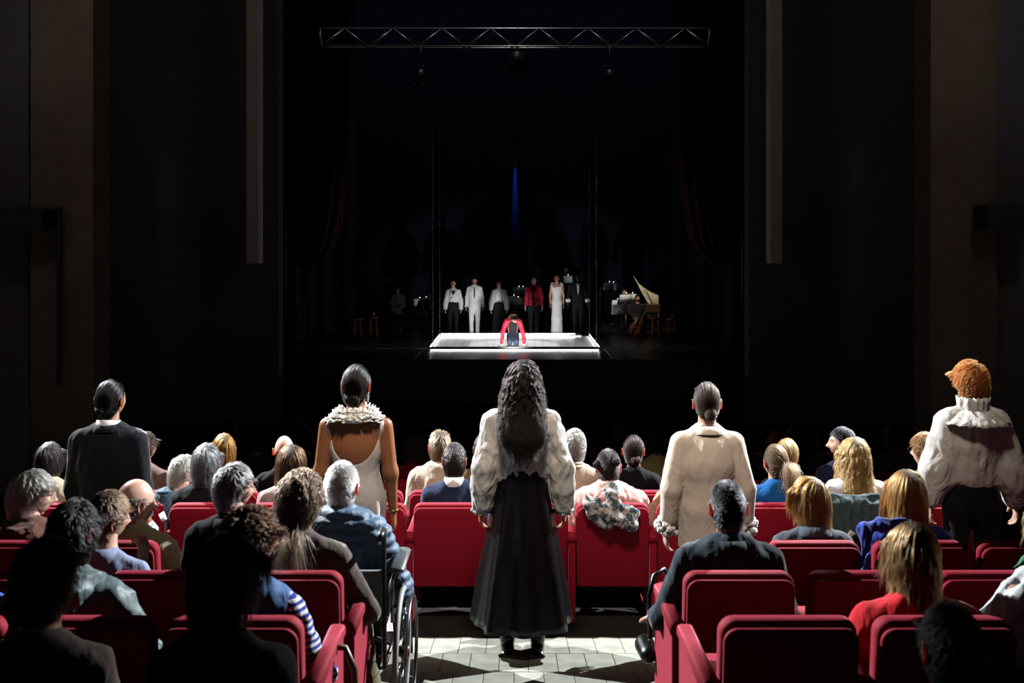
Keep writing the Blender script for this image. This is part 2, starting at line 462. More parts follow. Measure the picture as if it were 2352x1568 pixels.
def build_hair(style, M, hc, col, r, parent, bodyback=None, backoff=0.0, bun=None, tail=None, bald=None, flare=None, frizz=.05, curlmul=1.0, line=HAIRLINE, scale=1.0, Lmul=1.0,
               low=0.0, rad=0.00062, grizzle=None, nmul=1.0, rough=0.32, cap_col=None, pony=None, name='hair'):
    h = dict(HAIR[style]); L = h['L'] * Lmul; n = int(h['n'] * nmul)
    hm = hair_mat('hair_%d_%d_%d_%d' % (*col, int(rough * 100)), col, rough)
    # base volume under the strands
    dd = HD[:, :]
    keep = hair_mask(HD, line, low + 0.02)
    if bald is not None: keep &= ~bald(HD)
    kidx = np.where(keep)[0]
    fk = [q for q in HF if all(keep[i] for i in q)]
    if fk:
        inner = head_point(HD) * 1.0
        edge = np.clip((HD[:, 2] - np.interp(HD[:, 1], line[0], line[1]) - low) * 4, 0.15, 1)
        outer = inner * (1 + (h['cap'] * edge / 0.095)[:, None]) + r.normal(size=inner.shape) * 0.0008
        used = sorted({i for q in fk for i in q}); mp = {i: k for k, i in enumerate(used)}
        V = outer[used] * scale; fo = [[mp[i] for i in q] for q in fk]
        cm = mat('hair_base_%d_%d_%d' % col, tuple(int(c * 0.62) for c in (cap_col or col)), rough=0.62, spec=0.3, bump=(160, 0.6, 0.004))
        V = V @ M.T + hc
        Vi = (inner[used] * 0.93 * scale) @ M.T + hc
        mb = MB(); mb.add(V, fo)
        # closing inner skin
        mb.add(Vi, [q[::-1] for q in fo])
        nU = len(used)
        cnt = {}
        for q in fo:
            for a_, b_ in zip(q, q[1:] + q[:1]): cnt[(a_, b_)] = cnt.get((a_, b_), 0) + 1
        rim = [(a_, b_) for (a_, b_) in cnt if (b_, a_) not in cnt]
        vv = mb.v; mb.f += [[b_, a_, a_ + nU, b_ + nU] for a_, b_ in rim]; mb.mi += [0] * len(rim)
    else:
        mb = MB()
    bpos = None
    if bun is not None:
        bpos = np.array(bun['c']); mb.ball(bpos @ M.T + hc, bun['r'] * 0.86, 14)
    if not mb.v: mb.ball(hc, 0.01, 6)
    cmn = mat('hair_base_%d_%d_%d' % col, tuple(int(c * 0.62) for c in (cap_col or col)), rough=0.62, spec=0.3, bump=(160, 0.6, 0.004))
    ho = mb.build(name, cmn, parent)
    # guides
    G = h['G']; seg = h['seg']
    gd = rand_dirs(G, r, line, low, bald)
    gp = head_point(gd)
    def integrate(p, d):
        p = p.copy(); out = [p.copy()]
        nrm = p / (HX ** 2); nrm /= np.linalg.norm(nrm, axis=1)[:, None]
        if h['comb'] == 'bun' or pony is not None or (bun is not None):
            tgt = bpos if bpos is not None else np.array(pony)
            dirv = tgt - p
        elif h['comb'] == 'part':
            topf = np.clip((p[:, 2] - .035) / .05, 0, 1) * np.clip((p[:, 1] + .075) / .05, 0, 1)
            dirv = np.stack([np.sign(p[:, 0] + 0.004) * .8 * topf * (np.abs(p[:, 0]) < .06), -0.45 * topf, -0.25 - .75 * (1 - topf)], 1)
            dirv += r.normal(size=p.shape) * 0.05
        else:
            cr = np.array([0.01, -0.045, 0.115]); dirv = p - cr
            dirv += r.normal(size=p.shape) * 0.006
        dirv -= nrm * (dirv * nrm).sum(1)[:, None]
        dirv /= np.linalg.norm(dirv, axis=1)[:, None] + 1e-9
        v = dirv * (1 - h['lift']) + nrm * h['lift']
        Ls = L * r.uniform(0.72, 1.10, size=len(p))
        ds = (Ls / seg)[:, None]
        toward = h['comb'] == 'bun' or pony is not None or bun is not None
        for k in range(seg):
            if toward:
                tgt = bpos if bpos is not None else np.array(pony)
                dv = tgt - p; dist = np.linalg.norm(dv, axis=1)[:, None]
                v = dv / (dist + 1e-6); step = np.minimum(ds, dist * 0.9)
                step = dist / max(1, seg - k)
                p = p + v * step
            else:
                v = v + np.array([0, 0, -1.0]) @ M * h['grav'] * (ds / 0.03) * 0.45
                v /= np.linalg.norm(v, axis=1)[:, None]
                p = p + v * ds
            lim = 1 + (h['puff'] * min(1, (k + 1) / seg * 2.2) + h['cap'] * 0.8) / 0.095
            q = p / HX; q[:, 2] = np.where(q[:, 2] < 0, q[:, 2] * 0.75, q[:, 2])
            rr = np.linalg.norm(q, axis=1)
            ins = rr < lim
            p[ins] *= (lim / rr[ins])[:, None] ** 1.0
            # face kept free
            m = (not toward) & (p[:, 2] < 0.045) & (p[:, 1] > 0.048) & (np.abs(p[:, 0]) < 0.074)
            p[m, 0] = np.sign(p[m, 0]) * 0.075
            out.append(p.copy())
        return np.stack(out, 1)
    gpth = integrate(gp * 1.02, gd)
    # children
    cd = rand_dirs(n, r, line, low, bald); cp = head_point(cd) * 1.015
    gi = np.empty(n, int)
    for s_ in range(0, n, 1000):
        dist = ((cp[s_:s_ + 1000, None] - gp[None]) ** 2).sum(2); gi[s_:s_ + 1000] = dist.argmin(1)
    t = np.linspace(0, 1, seg + 1)
    off = (cp - gp[gi] * 1.02)
    lens = r.uniform(0.82, 1.06, n)
    base = gpth[gi]
    P = base + off[:, None, :] * (1 - h['clump'] * t ** 1.2)[None, :, None]
    P = P[:, :1] + (P - P[:, :1]) * lens[:, None, None]
    if h['curl'] > 0:
        phg = r.uniform(0, 6.28, (G, 2)); fr_ = r.uniform(0.75, 1.25, G)
        w_ = h['w'] * fr_[gi] * (1 if style != 'slick' else 1)
        a = t[None] * w_[:, None]
        am = h['curl'] * curlmul * np.minimum(1, t * 3)[None, :] * r.uniform(0.7, 1.2, (n, 1))
        o1 = np.sin(a + phg[gi, 0][:, None]) * am; o2 = np.cos(a + phg[gi, 1][:, None]) * am
        P[..., 0] += o1 + o2 * 0.3; P[..., 1] += o2; P[..., 2] += o1 * 0.6
    P += np.cumsum(r.normal(size=P.shape) * 0.0005 * t[None, :, None], 1)
    fz = r.uniform(size=n) < frizz      # a few strands stand off the rest
    P[fz] += np.cumsum(r.normal(size=P[fz].shape) * 0.0022 * t[None, :, None], 1)
    if flare is not None:               # (top z, bottom z, widening)
        u_ = np.clip((flare[0] - P[..., 2]) / (flare[0] - flare[1]), 0, 1); P[..., 0] *= 1 + flare[2] * np.sin(u_ * math.pi * .9)
    rads = np.full(P.shape[:2], rad) * (1 - 0.85 * t[None] ** 2.5)
    sets = [(P.reshape(-1, 3), rads.ravel(), seg + 1, n)]
    # loose extras: bun loops and tails
    if bun is not None:
        nb = 500; sg = 10
        axb = r.normal(size=(nb, 3)); axb /= np.linalg.norm(axb, axis=1)[:, None]
        u = np.cross(axb, r.normal(size=(nb, 3))); u /= np.linalg.norm(u, axis=1)[:, None]; w2 = np.cross(axb, u)
        aa = np.linspace(0, r.uniform(2, 4), sg)[None, :] + r.uniform(0, 6, (nb, 1))
        rb = bun['r'] * r.uniform(0.85, 1.08, (nb, 1, 1)) * (1 + bun.get('fuzz', 0.05) * r.normal(size=(nb, sg, 1)))
        Q = bpos + rb * (np.cos(aa)[..., None] * u[:, None] + np.sin(aa)[..., None] * w2[:, None]) * np.array(bun.get('sq', (1, 1, 1)))
        sets.append((Q.reshape(-1, 3), np.full(nb * sg, rad), sg, nb))
    if pony is not None:
        nb = 900; sg = 12; pp = np.array(pony)
        st = pp + r.normal(size=(nb, 3)) * 0.008
        v = np.tile(np.array([0.0, -0.5, 0.2]), (nb, 1)) + r.normal(size=(nb, 3)) * 0.14
        ph1 = r.integers(0, 12, nb) * 0.5; Q = [st]
        Lp = 0.22 * r.uniform(0.7, 1.1, nb)[:, None] / sg
        x = st.copy()
        for k in range(sg - 1):
            v = v + np.array([0, 0, -0.28]); v /= np.linalg.norm(v, axis=1)[:, None]
            x = x + v * Lp * 1.0; x[:, 0] += np.sin(ph1 + k * 0.7) * 0.0045
            Q.append(x.copy())
        Q = np.stack(Q, 1); sets.append((Q.reshape(-1, 3), np.full(nb * sg, rad), sg, nb))
    allp = np.concatenate([s_[0] for s_ in sets]) * scale
    allp = allp @ M.T + hc
    if bodyback is not None:       # long hair lies on the shoulders and back
        zs, yb, ysh = bodyback; yb = yb - backoff      # shoulder height, back plane y at shoulder, front plane
        m = allp[:, 2] < zs + 0.15
        depth = np.clip((zs + 0.15 - allp[:, 2]) / 0.24, 0, 1); depth = depth * depth * (3 - 2 * depth)
        tgt = yb - 0.02 * depth
        mm = m & (allp[:, 1] < 0.03) & (allp[:, 1] > tgt)
        allp[mm, 1] = tgt[mm] + (allp[mm, 1] - tgt[mm]) * (1 - depth[mm]) - 0.012 * depth[mm] * r.uniform(0, 1, mm.sum())
    rr = np.concatenate([s_[1] for s_ in sets]); sizes = sum(([s_[2]] * s_[3] for s_ in sets), [])
    hc_ = bpy.data.hair_curves.new('strands'); hc_.add_curves(sizes)
    hc_.attributes['position'].data.foreach_set('vector', allp.astype(np.float32).ravel())
    if 'radius' not in hc_.attributes: hc_.attributes.new('radius', 'FLOAT', 'POINT')
    hc_.attributes['radius'].data.foreach_set('value', rr.astype(np.float32))
    hc_.materials.append(hm)
    link('hair_strands', hc_, ho, 'stuff')
    return ho

# ------------------------------------------------------------------ hands
def hand(mb, wrist, d, palm_n, side, curl=0.5, scale=1.0, mi=0, spread=0.25):
    """palm, four unequal bent fingers and a thumb from the side of the palm; d = pointing direction, palm_n = out of the palm"""
    d = np.array(d, float); d /= np.linalg.norm(d); nrm = np.array(palm_n, float); nrm -= d * nrm.dot(d); nrm /= np.linalg.norm(nrm)
    sd = np.cross(d, nrm) * side
    w0 = np.array(wrist, float); s = scale
    mb.tube([w0 - d * 0.02 * s, w0 + d * 0.015 * s, w0 + d * 0.05 * s, w0 + d * 0.085 * s, w0 + d * 0.098 * s],
            [0.026 * s, 0.030 * s, 0.040 * s, 0.041 * s, 0.028 * s], 10, mi, flat=0.42) if False else None
    rings = []
    for t, hw, ht in ((-0.03, .024, .020), (0.0, .026, .019), (.03, .036, .017), (.065, .041, .015), (.09, .038, .012), (.098, .026, .007)):
        a = np.linspace(0, 2 * math.pi, 10, endpoint=False)
        rings.append(w0 + d * t * s + (np.cos(a)[:, None] * sd * hw + np.sin(a)[:, None] * nrm * ht) * s)
    n = 10; m = len(rings)
    f = [[i * n + j, i * n + (j + 1) % n, (i + 1) * n + (j + 1) % n, (i + 1) * n + j] for i in range(m - 1) for j in range(n)]
    f += [list(range(n))[::-1], [(m - 1) * n + j for j in range(n)]]
    mb.add(np.concatenate(rings), f, mi)
    for k, (o, L, r_) in enumerate(((0.029, .072, .0085), (0.010, .080, .0088), (-0.010, .075, .0083), (-0.029, .060, .0074))):
        p = w0 + (d * 0.086 + sd * o) * s; dirv = d + sd * (o * spread * 6)
        dirv /= np.linalg.norm(dirv); pts = [p - dirv * 0.02 * s, p]
        ang = 0
        for q, fr in enumerate((0.45, 0.30, 0.25)):
            ang += curl * (0.55 + 0.15 * q) * (1 + 0.12 * k)
            v = dirv * math.cos(ang) + nrm * math.sin(ang)
            p = p + v * L * fr * s; pts.append(p)
        mb.tube(pts, np.array([r_, r_ * 1.05, r_ * 0.98, r_ * 0.9, r_ * 0.62]) * s, 7, mi)
    p = w0 + (d * 0.025 + sd * 0.024 + nrm * 0.006) * s; v = d * 0.62 + sd * 0.75 + nrm * 0.28
    v /= np.linalg.norm(v); pts = [p - v * 0.008 * s, p]
    for q, L in enumerate((0.034, 0.028, 0.022)):
        p = p + v * L * s; pts.append(p); v = v * 0.8 + d * 0.35 - sd * 0.12 + nrm * 0.1 * curl; v /= np.linalg.norm(v)
    mb.tube(pts, np.array([0.013, 0.014, 0.0115, 0.0105, 0.007]) * s, 8, mi)

# ------------------------------------------------------------------ people
def skeleton(pose, H, st, wd, arms, lean=0.0):
    """joints in person space (feet at z=0, facing +y)"""
    J = {}
    if pose == 'stand':
        k = H / 1.72
        for nm, p in dict(ankle=(.09, 0, .08), knee=(.095, .015, .48), hip=(.09, 0, .90), pelvis=(0, 0, .94), waist=(0, 0, 1.07), chest=(0, 0, 1.26),
                          shoulder=(.158, -.005, 1.375), nb=(0, -.012, 1.44), head=(0, .018, 1.607)).items():
            J[nm] = np.array(p) * np.array([1, 1, k])
        J['head'][2] = H - 0.113
        for nm, dz in (('nb', .180), ('shoulder', .240), ('chest', .365)): J[nm][2] = H - .113 - dz
    else:
        top = st
        for nm, p in dict(ankle=(.10, .50, .08), knee=(.10, .44, .47), hip=(.09, .0, .50), pelvis=(0, 0, .53)).items(): J[nm] = np.array(p, float)
        hz = top - 0.113
        J['head'] = np.array([0, .025, hz]); J['nb'] = np.array([0, -.018, hz - .176]); J['shoulder'] = np.array([.158, -.01, hz - .238])
        J['chest'] = np.array([0, -.005, hz - .36]); J['waist'] = np.array([0, 0, .53 + .42 * (hz - .36 - .53)])
        if lean:
            for nm in ('head', 'nb', 'shoulder', 'chest', 'waist'):
                J[nm][1] += lean * (J[nm][2] - .5)
    sh = J['shoulder'][2]; yb = J['shoulder'][1]
    for s, nm in ((-1, 'L'), (1, 'R')):
        S = np.array([s * .158 * wd, J['shoulder'][1], sh]); J['S' + nm] = S
        a = arms.get(nm, arms.get('both', 'down' if pose == 'stand' else 'lap'))
        if isinstance(a, str):
            if a == 'down': E, W = S + (s * .035, -.01, -.28), S + (s * .045, .035, -.52)
            elif a == 'wide': E, W = S + (s * .062, -.02, -.27), S + (s * .078, .03, -.51)
            elif a == 'lap': E, W = S + (s * .045, .05, -.27), S + (-s * .03, .27, -.34)
            elif a == 'rest': E, W = S + (s * .085, .06, -.26), S + (s * .08, .29, -.31)
            elif a == 'ground': E, W = S + (s * .07, .12, -.26), S + (s * .10, .20, -.50)
        else: E, W = S + np.array(a[0]), S + np.array(a[1])
        J['E' + nm], J['W' + nm] = np.array(E, float), np.array(W, float)
    return J
def rotmat(yaw=0, pitch=0, roll=0):
    return np.array((Matrix.Rotation(R(yaw), 3, 'Z') @ Matrix.Rotation(R(pitch), 3, 'X') @ Matrix.Rotation(R(roll), 3, 'Y')))
def torso_prims(J, inf=0.0, wd=1.0, sq=0.66, fem=False, hips=True, tail=None):
    S = (1, sq, 1); P = []
    hw = .150 if fem else .148
    wa = .112 if fem else .135
    ch = .138 if fem else .155
    if hips: P.append((J['pelvis'], J['waist'], (hw + inf) * wd, (wa + inf) * wd, S))
    P.append((J['waist'], J['chest'], (wa + inf) * wd, (ch + inf) * wd, S))
    P.append((J['chest'], J['chest'] + (0, 0, .06), (ch + inf) * wd, (ch - .015 + inf) * wd, S))
    a = J['SL'] + (.045, 0, -.002); b = J['SR'] + (-.045, 0, -.002)
    P.append((a, b, .052 + inf, .052 + inf))
    z = J['nb'][2]
    for s in (-1, 1): P.append((np.array([s * .095 * wd, J['SL'][1], J['SL'][2] + .010]), np.array([s * .022, J['nb'][1], z + .012]), .043 + inf, .040 + inf))
    return P
def arm_prims(J, inf=0.0, puff=0.0, up=1.0, short=0.0, which='LR'):
    P = []
    for nm in which:
        S, E, W = J['S' + nm], J['E' + nm], J['W' + nm]
        if short: W = W + (E - W) * short
        P.append((S, E, (.048 * up + inf), .043 + inf + puff * .6)); P.append((E, W, .042 + inf + puff * .8, .028 + inf + puff))
        if puff > .02: P.append((S + (E - S) * .5, E + (W - E) * .5, .05 + puff * .5, .045 + puff * 1.1))
    return P
def neck_prims(J, inf=0.0, top=.05):
    return [(J['nb'] + (0, 0, -.05), J['head'] + (0, -.012, -.075), .056 + inf, .052 + inf)]
def flip_if_needed(V, Fc):
    a = V[Fc]; vol = (np.cross(a[:, 0], a[:, 1]) * a[:, 2]).sum() + (np.cross(a[:, 0], a[:, 2]) * a[:, 3]).sum()
    return Fc if vol > 0 else Fc[:, ::-1]

def collar(mb, J, kind, mi=0, seed=0):
    nb = J['nb']; a = np.linspace(0, 2 * math.pi, 25)
    if kind == 'shirt':
        for r0, r1, z0, z1 in ((.064, .071, .005, .050),):
            ring = lambda r_, z, k=.0: np.stack([np.cos(a) * r_, np.sin(a) * r_ * .95 - .004, np.full(25, z) + k * np.sin(a)], 1)[:-1] + nb
            rs = [ring(r0, z0), ring(r0 - .003, z1, -.012), ring(r0 + .004, z1 + .003, -.012), ring(r0 + .013, z0 + .004, -.01), ring(r0 + .012, z0 - .006)]
            n = 24; f = [[i * n + j, i * n + (j + 1) % n, (i + 1) * n + (j + 1) % n, (i + 1) * n + j] for i in range(4) for j in range(n)]
            mb.add(np.concatenate(rs), f, mi)
    elif kind == 'roll':
        mb.torus(nb + (0, -.002, .022), .060, .019, (R(-8), 0, 0), 28, 8, mi); mb.torus(nb + (0, -.001, .048), .057, .014, (R(-8), 0, 0), 28, 8, mi)
    elif kind == 'lapel':
        rs = []
        for r_, z, k in ((.070, .0, .0), (.067, .038, -.02), (.072, .040, -.02), (.092, .006, -.02), (.094, -.006, -.02)):
            rs.append(np.stack([np.cos(a) * r_ * 1.04, np.sin(a) * r_ * .92 - .004, z + k * np.sin(a) * .6 + 0 * a], 1)[:-1] + nb)
        n = 24; f = [[i * n + j, i * n + (j + 1) % n, (i + 1) * n + (j + 1) % n, (i + 1) * n + j] for i in range(4) for j in range(n)]
        mb.add(np.concatenate(rs), f, mi)
    elif kind == 'hood':
        r = np.random.default_rng(seed)
        P = [(nb + (-.075, -.03, .012), nb + (.075, -.03, .012), .052, .052), (nb + (-.06, -.085, -.01), nb + (.06, -.085, -.01), .055, .055),
             (nb + (-.035, -.10, -.065), nb + (.035, -.10, -.065), .045, .045), (nb + (-.09, .0, .01), nb + (-.055, .07, -.03), .04, .03), (nb + (.09, .0, .01), nb + (.055, .07, -.03), .04, .03)]
        V, Fc = sdf_mesh(P, .011, .04); Fc = flip_if_needed(V, Fc)
        V = V + vnormals(V, Fc) * folds(V, .007, 34, seed, (1, 1, 2.0))[:, None]
        mb.add(V, Fc, mi)

def glasses(parent, M, hc, m, side_only=False):
    mb = MB()
    for s in (-1, 1):
        a = np.linspace(0, 2 * math.pi, 15)
        pts = np.stack([s * .033 + np.cos(a) * .0235, .106 + 0 * a - .006 * np.abs(np.cos(a) * 0 + s * 0), .004 + np.sin(a) * .019], 1)
        mb.tube(pts @ M.T + hc, .0019, 5)
        mb.tube(np.array([(s * .056, .104, .010), (s * .074, .085, .012), (s * .079, .02, .008), (s * .079, -.008, .004), (s * .076, -.022, -.012)]) @ M.T + hc, .0019, 5)
    mb.tube(np.array([(-.010, .106, .008), (0, .108, .010), (.010, .106, .008)]) @ M.T + hc, .0018, 5)
    return mb.build('glasses', m, parent)

PEOPLE = []
def person(label, loc, rz=0.0, pose='sit', H=1.72, skin=(196, 150, 122), yaw=0, pitch=0, roll=0, wd=1.0, fem=False, arms={}, lean=0.0,
           hair=None, top=None, bottom=None, specs=None, seed=0, group=None, hands=True, brow=(.35, .25, .2), beard=None, legs=True, name='person',
           voxel=0.0125, hcurl=0.55, hand_dirs=None, hdx=0.0, shoes=(20, 20, 22), face_tint=True, headscale=1.0, exprims=None, bodyprims=None, extras=None):
    r = np.random.default_rng(seed + 11)
    root = empty(name, loc, rz); tag(root, label, 'person', group)
    J = skeleton(pose, H, H, wd, arms, lean)
    J['head'] = J['head'] + np.array([hdx, 0, 0])
    M = rotmat(yaw, pitch, roll); hc = J['head']; Mh = M * headscale
    # ---- body: blended surface plus detailed head and hands in ONE mesh
    sk = mat('skin_%d_%d_%d' % skin, skin, rough=0.42, spec=0.4, sss=0.12, tint=True, bump=(90, 0.12, 0.003))
    ek = mat('ear_%d_%d_%d' % skin, skin, rough=0.45, trans=0.6)
    P = torso_prims(J, -.006, wd, fem=fem, hips=bool(bodyprims)) + neck_prims(J) + arm_prims(J, 0)
    if bodyprims: P += bodyprims
    V, Fc = sdf_mesh(P, voxel + .002, .035); Fc = flip_if_needed(V, Fc)
    V = smooth(V, Fc, 1)
    mb = MB(); mb.add(V, Fc)
    mb.add(HP @ Mh.T + hc, HF, 0, head_tint(brow=brow, beard=beard))
    for s in (-1, 1): ear(mb, s, Mh, hc, 1)
    if hands:
        for s, nm in ((-1, 'L'), (1, 'R')):
            d = J['W' + nm] - J['E' + nm]; d = d / np.linalg.norm(d)
            pn = (-s * 1.0, 0.15, 0.0) if pose == 'stand' else (0, .25, -1)
            if hand_dirs and nm in hand_dirs: d, pn = hand_dirs[nm][:2]
            hand(mb, J['W' + nm] + np.array(d) * .015, d, pn, s if pose == 'stand' else -s, hcurl, .95 if fem else 1.04)
    mb.build('body', [sk, ek], root, tinted=True)
    # ---- upper garment
    if top:
        t = dict(top); tm = t['mat']; inf = t.get('inf', .014)
        zc = t.get('hem'); hips = t.get('hips', True)
        P = torso_prims(J, inf, wd * t.get('wx', 1.0), t.get('sq', .68), fem, hips) + arm_prims(J, inf * .8, t.get('puff', 0), t.get('up', 1.0), t.get('short', .06))
        if t.get('bodypuff'): P.append((J['waist'] + (0, 0, .02), J['chest'], .12 + t['bodypuff'], .14 + t['bodypuff'] * .4, (1, .8, 1)))
        if exprims: P += [(J[a_] + np.array(b_), J[c_] + np.array(d_), e_, f_) + tuple(g_) for a_, b_, c_, d_, e_, f_, *g_ in exprims]
        if pose == 'sit' and zc is None: zc = J['pelvis'][2] - .04
        V, Fc = sdf_mesh(P, t.get('vox', voxel), t.get('k', .032), zc); Fc = flip_if_needed(V, Fc)
        V = smooth(V, Fc, 1)
        N = vnormals(V, Fc)
        am = t.get('fold', .006)
        V = V + N * (folds(V, am, t.get('ffreq', 22), seed + 3, t.get('stretch', (1, 1, .5))) + folds(V, am * .45, t.get('ffreq', 22) * 2.2, seed + 4, t.get('stretch', (1, 1, .5))))[:, None]
        if t.get('quilt'):
            V = V + N * (np.abs(np.sin(V[:, 2] * math.pi / t['quilt'] + .6 * np.sin(V[:, 0] * 9))) ** .6 * .016 - .01)[:, None]
        if t.get('wrinkle'):
            near = np.clip((np.abs(V[:, 0]) - .15) / .05, 0, 1)
            V = V + N * (near * np.sin(V[:, 2] * 95 + 2 * np.sin(V[:, 1] * 30)) * t['wrinkle'])[:, None]
        mb = MB(); mb.add(V, Fc)
        if t.get('collar'): collar(mb, J, t['collar'], 0, seed)
        g = mb.build(t.get('name', 'jacket'), tm, root)
        if t.get('shirt'):
            mc = MB(); collar(mc, {'nb': J['nb'] + (0, 0, .012)}, 'shirt'); mc.build('shirt_collar', t['shirt'], root)
        if t.get('cuff'):
            for nm in 'LR':
                d = J['W' + nm] - J['E' + nm]; d = d / np.linalg.norm(d); c0 = J['W' + nm] - d * .03
                mc = MB()
                if t.get('cuffkind') == 'ruffle':
                    ruffle(mc, c0, d, .034, .058, .07, r)
                elif t.get('cuffkind') == 'fur':
                    fur_ring(mc, c0 + d * .025, d, .062, .042, r, 90)
                else:
                    mc.tube([c0 - d * .02, c0 + d * .045], [.041, .036], 14)
                mc.build('cuff', t['cuff'], root)
    # ---- lower garment
    if legs and bottom is not None and bottom.get('kind', 'trousers') == 'trousers':
        bi = bottom.get('inf', .0)
        P = [(J['pelvis'] + (0, 0, .03), J['pelvis'] + (0, 0, -.03), .15 * wd + bi, .155 * wd + bi, (1, .68, 1))]
        for s in (-1, 1):
            m_ = np.array([s, 1, 1]); hp, kn, an = J['hip'] * m_, J['knee'] * m_, J['ankle'] * m_
            P += [(hp + (0, 0, -.02), kn, .088 + bi, .062 + bi), (kn, an + (0, 0, -.02), .060 + bi, .050 + bi)]
        V, Fc = sdf_mesh(P, bottom.get('vox', .017), .03); Fc = flip_if_needed(V, Fc); V = smooth(V, Fc, 1)
        V = V + vnormals(V, Fc) * folds(V, .004, 20, seed + 9)[:, None]
        MB().add(V, Fc).build('trousers', bottom['mat'], root)
    if legs:
        for s in (-1, 1):
            an = J['ankle'] * np.array([s, 1, 1]); ms = MB()
            ms.tube([an + (0, -.065, -.045), an + (0, -.04, -.035), an + (0, .03, -.030), an + (0, .10, -.045), an + (0, .16, -.055), an + (0, .185, -.060)],
                    [.02, .036, .040, .040, .034, .016], 10, 0, .85)
            ms.tube([an + (0, -.01, .06), an + (0, -.005, -.03)], [.04, .042], 10)
            ms.box(an + (0, .06, -.074), (.075, .26, .012))
            ms.build('shoe', mat('shoe_%d_%d_%d' % shoes, shoes, rough=.28, coat=.3), root)
    # ---- hair
    if hair:
        hk = dict(hair); st_ = hk.pop('style'); col = hk.pop('col')
        bb = None
        rests = hk.pop('rests', False)
        if st_ in ('long', 'wavy', 'bob') or rests: bb = (J['shoulder'][2], J['chest'][1] - .125, .1)
        build_hair(st_, M, hc, col, r, root, bodyback=bb, scale=headscale, **hk)
    if specs is not None: glasses(root, Mh, hc, specs)
    if extras: extras(root, J, M, hc, r)
    PEOPLE.append((root, J))
    return root, J

def ruffle(mb, c, d, r0, r1, L, r, n=44, waves=11, mi=0):
    d = np.array(d, float); d /= np.linalg.norm(d); u = np.cross(d, (0.3, 1, .2)); u /= np.linalg.norm(u); v = np.cross(d, u)
    a = np.linspace(0, 2 * math.pi, n, endpoint=False); rs = []
    for t in (0, .25, .5, .75, 1.0, .98, .5):
        rad = r0 + (r1 - r0) * t + (.010 * t) * np.sin(a * waves + 1.5 * np.sin(a * 3)) - (.003 if t in (.98,) else 0)
        rs.append(c + d * (L * t if t != .98 else L) + (np.cos(a)[:, None] * u + np.sin(a)[:, None] * v) * rad[:, None] + d * (.006 * t * np.sin(a * waves * 1.7))[:, None])
    m = len(rs)
    f = [[i * n + j, i * n + (j + 1) % n, (i + 1) * n + (j + 1) % n, (i + 1) * n + j] for i in range(m - 1) for j in range(n)]
    mb.add(np.concatenate(rs), f, mi)
def fur_ring(mb, c, d, R_, r_, r, n=60):
    d = np.array(d, float); d /= np.linalg.norm(d); u = np.cross(d, (0.3, 1, .2)); u /= np.linalg.norm(u); v = np.cross(d, u)
    for i in range(n):
        a = r.uniform(0, 6.28); b = r.uniform(0, 6.28)
        q = c + (math.cos(a) * u + math.sin(a) * v) * (R_ * .75 + r_ * .5 * math.cos(b)) + d * r_ * .8 * math.sin(b)
        mb.ball(q, r_ * r.uniform(.30, .55), 6)
def skirt_mesh(J, z0, z1, w0, w1, d0, d1, flutes, amp, seed, n=72, m=18, zoff=0, ytilt=0, thick=.006, ex=1.0):
    r = np.random.default_rng(seed); a = np.linspace(0, 2 * math.pi, n, endpoint=False); ph = r.uniform(0, 6, 4)
    rs = []
    for i in range(m + 1):
        t = i / m; z = z0 + (z1 - z0) * t
        te = t ** ex
        wx = w0 + (w1 - w0) * te; wy = d0 + (d1 - d0) * te
        fl = 1 + amp * min(1, t * 1.4) * (np.sin(a * flutes + ph[0] + 1.2 * np.sin(2 * a + ph[1])) + .4 * np.sin(a * (flutes * 1.6) + ph[2] + t))
        rs.append(np.stack([np.cos(a) * wx * fl, np.sin(a) * wy * fl, np.full(n, z)], 1))
    outer = len(rs)
    for i in range(m, -1, -3): rs.append(rs[i] * np.array([1 - thick / w0 * .6, 1 - thick / w0 * .6, 1]) )
    k = len(rs)
    f = [[i * n + (j + 1) % n, i * n + j, (i + 1) * n + j, (i + 1) * n + (j + 1) % n] for i in range(k - 1) for j in range(n)]
    return np.concatenate(rs), f
# ------------------------------------------------------------------ the setting
m_carpet = mat('dark_floor', (46, 40, 38), rough=.95, spec=.1, noise=(30, (36, 32, 30)))
m_plank = mat('pale_floor_board', (150, 150, 138), rough=.55, spec=.3, noise=(7, (128, 130, 118)), bump=(60, .15, .003))
m_wall = mat('brown_wall', (190, 164, 142), rough=.9, spec=.1, noise=(3, (176, 150, 128)), bump=(25, .2, .01))
m_dark = mat('dark_wall', (170, 156, 156), rough=.95, spec=.1)
m_black = mat('black_cloth', (92, 92, 106), rough=.95, spec=.1, sheen=.1)
m_stage = mat('black_stage_floor', (34, 33, 36), rough=.34, spec=.45, noise=(5, (24, 23, 25)), bump=(14, .25, .004))
m_red = mat('red_velvet', (150, 7, 36), rough=.75, spec=.2, sheen=.35, sheen_tint=(1, .30, .42), bump=(260, .3, .002))
m_seatblack = mat('seat_metal', (26, 24, 25), rough=.5)
m_curtain = mat('dark_red_curtain', (84, 8, 18), rough=.85, sheen=.3, sheen_tint=(1, .3, .3))

mb = MB(); ys = [-2.6, 15.5, 24.12]
v = [(x, y, floor_z(y) - .004) for y in ys for x in (-13.5, 13.5)] + [(x, y, floor_z(y) - .25) for y in ys for x in (-13.5, 13.5)]
mb.add(np.array(v), [[0, 1, 3, 2], [2, 3, 5, 4], [6, 8, 9, 7], [8, 10, 11, 9], [0, 2, 8, 6], [2, 4, 10, 8], [1, 7, 9, 3], [3, 9, 11, 5], [0, 6, 7, 1], [4, 5, 11, 10]])
floor = mb.build('floor', m_carpet, smooth=False); floor['kind'] = 'structure'
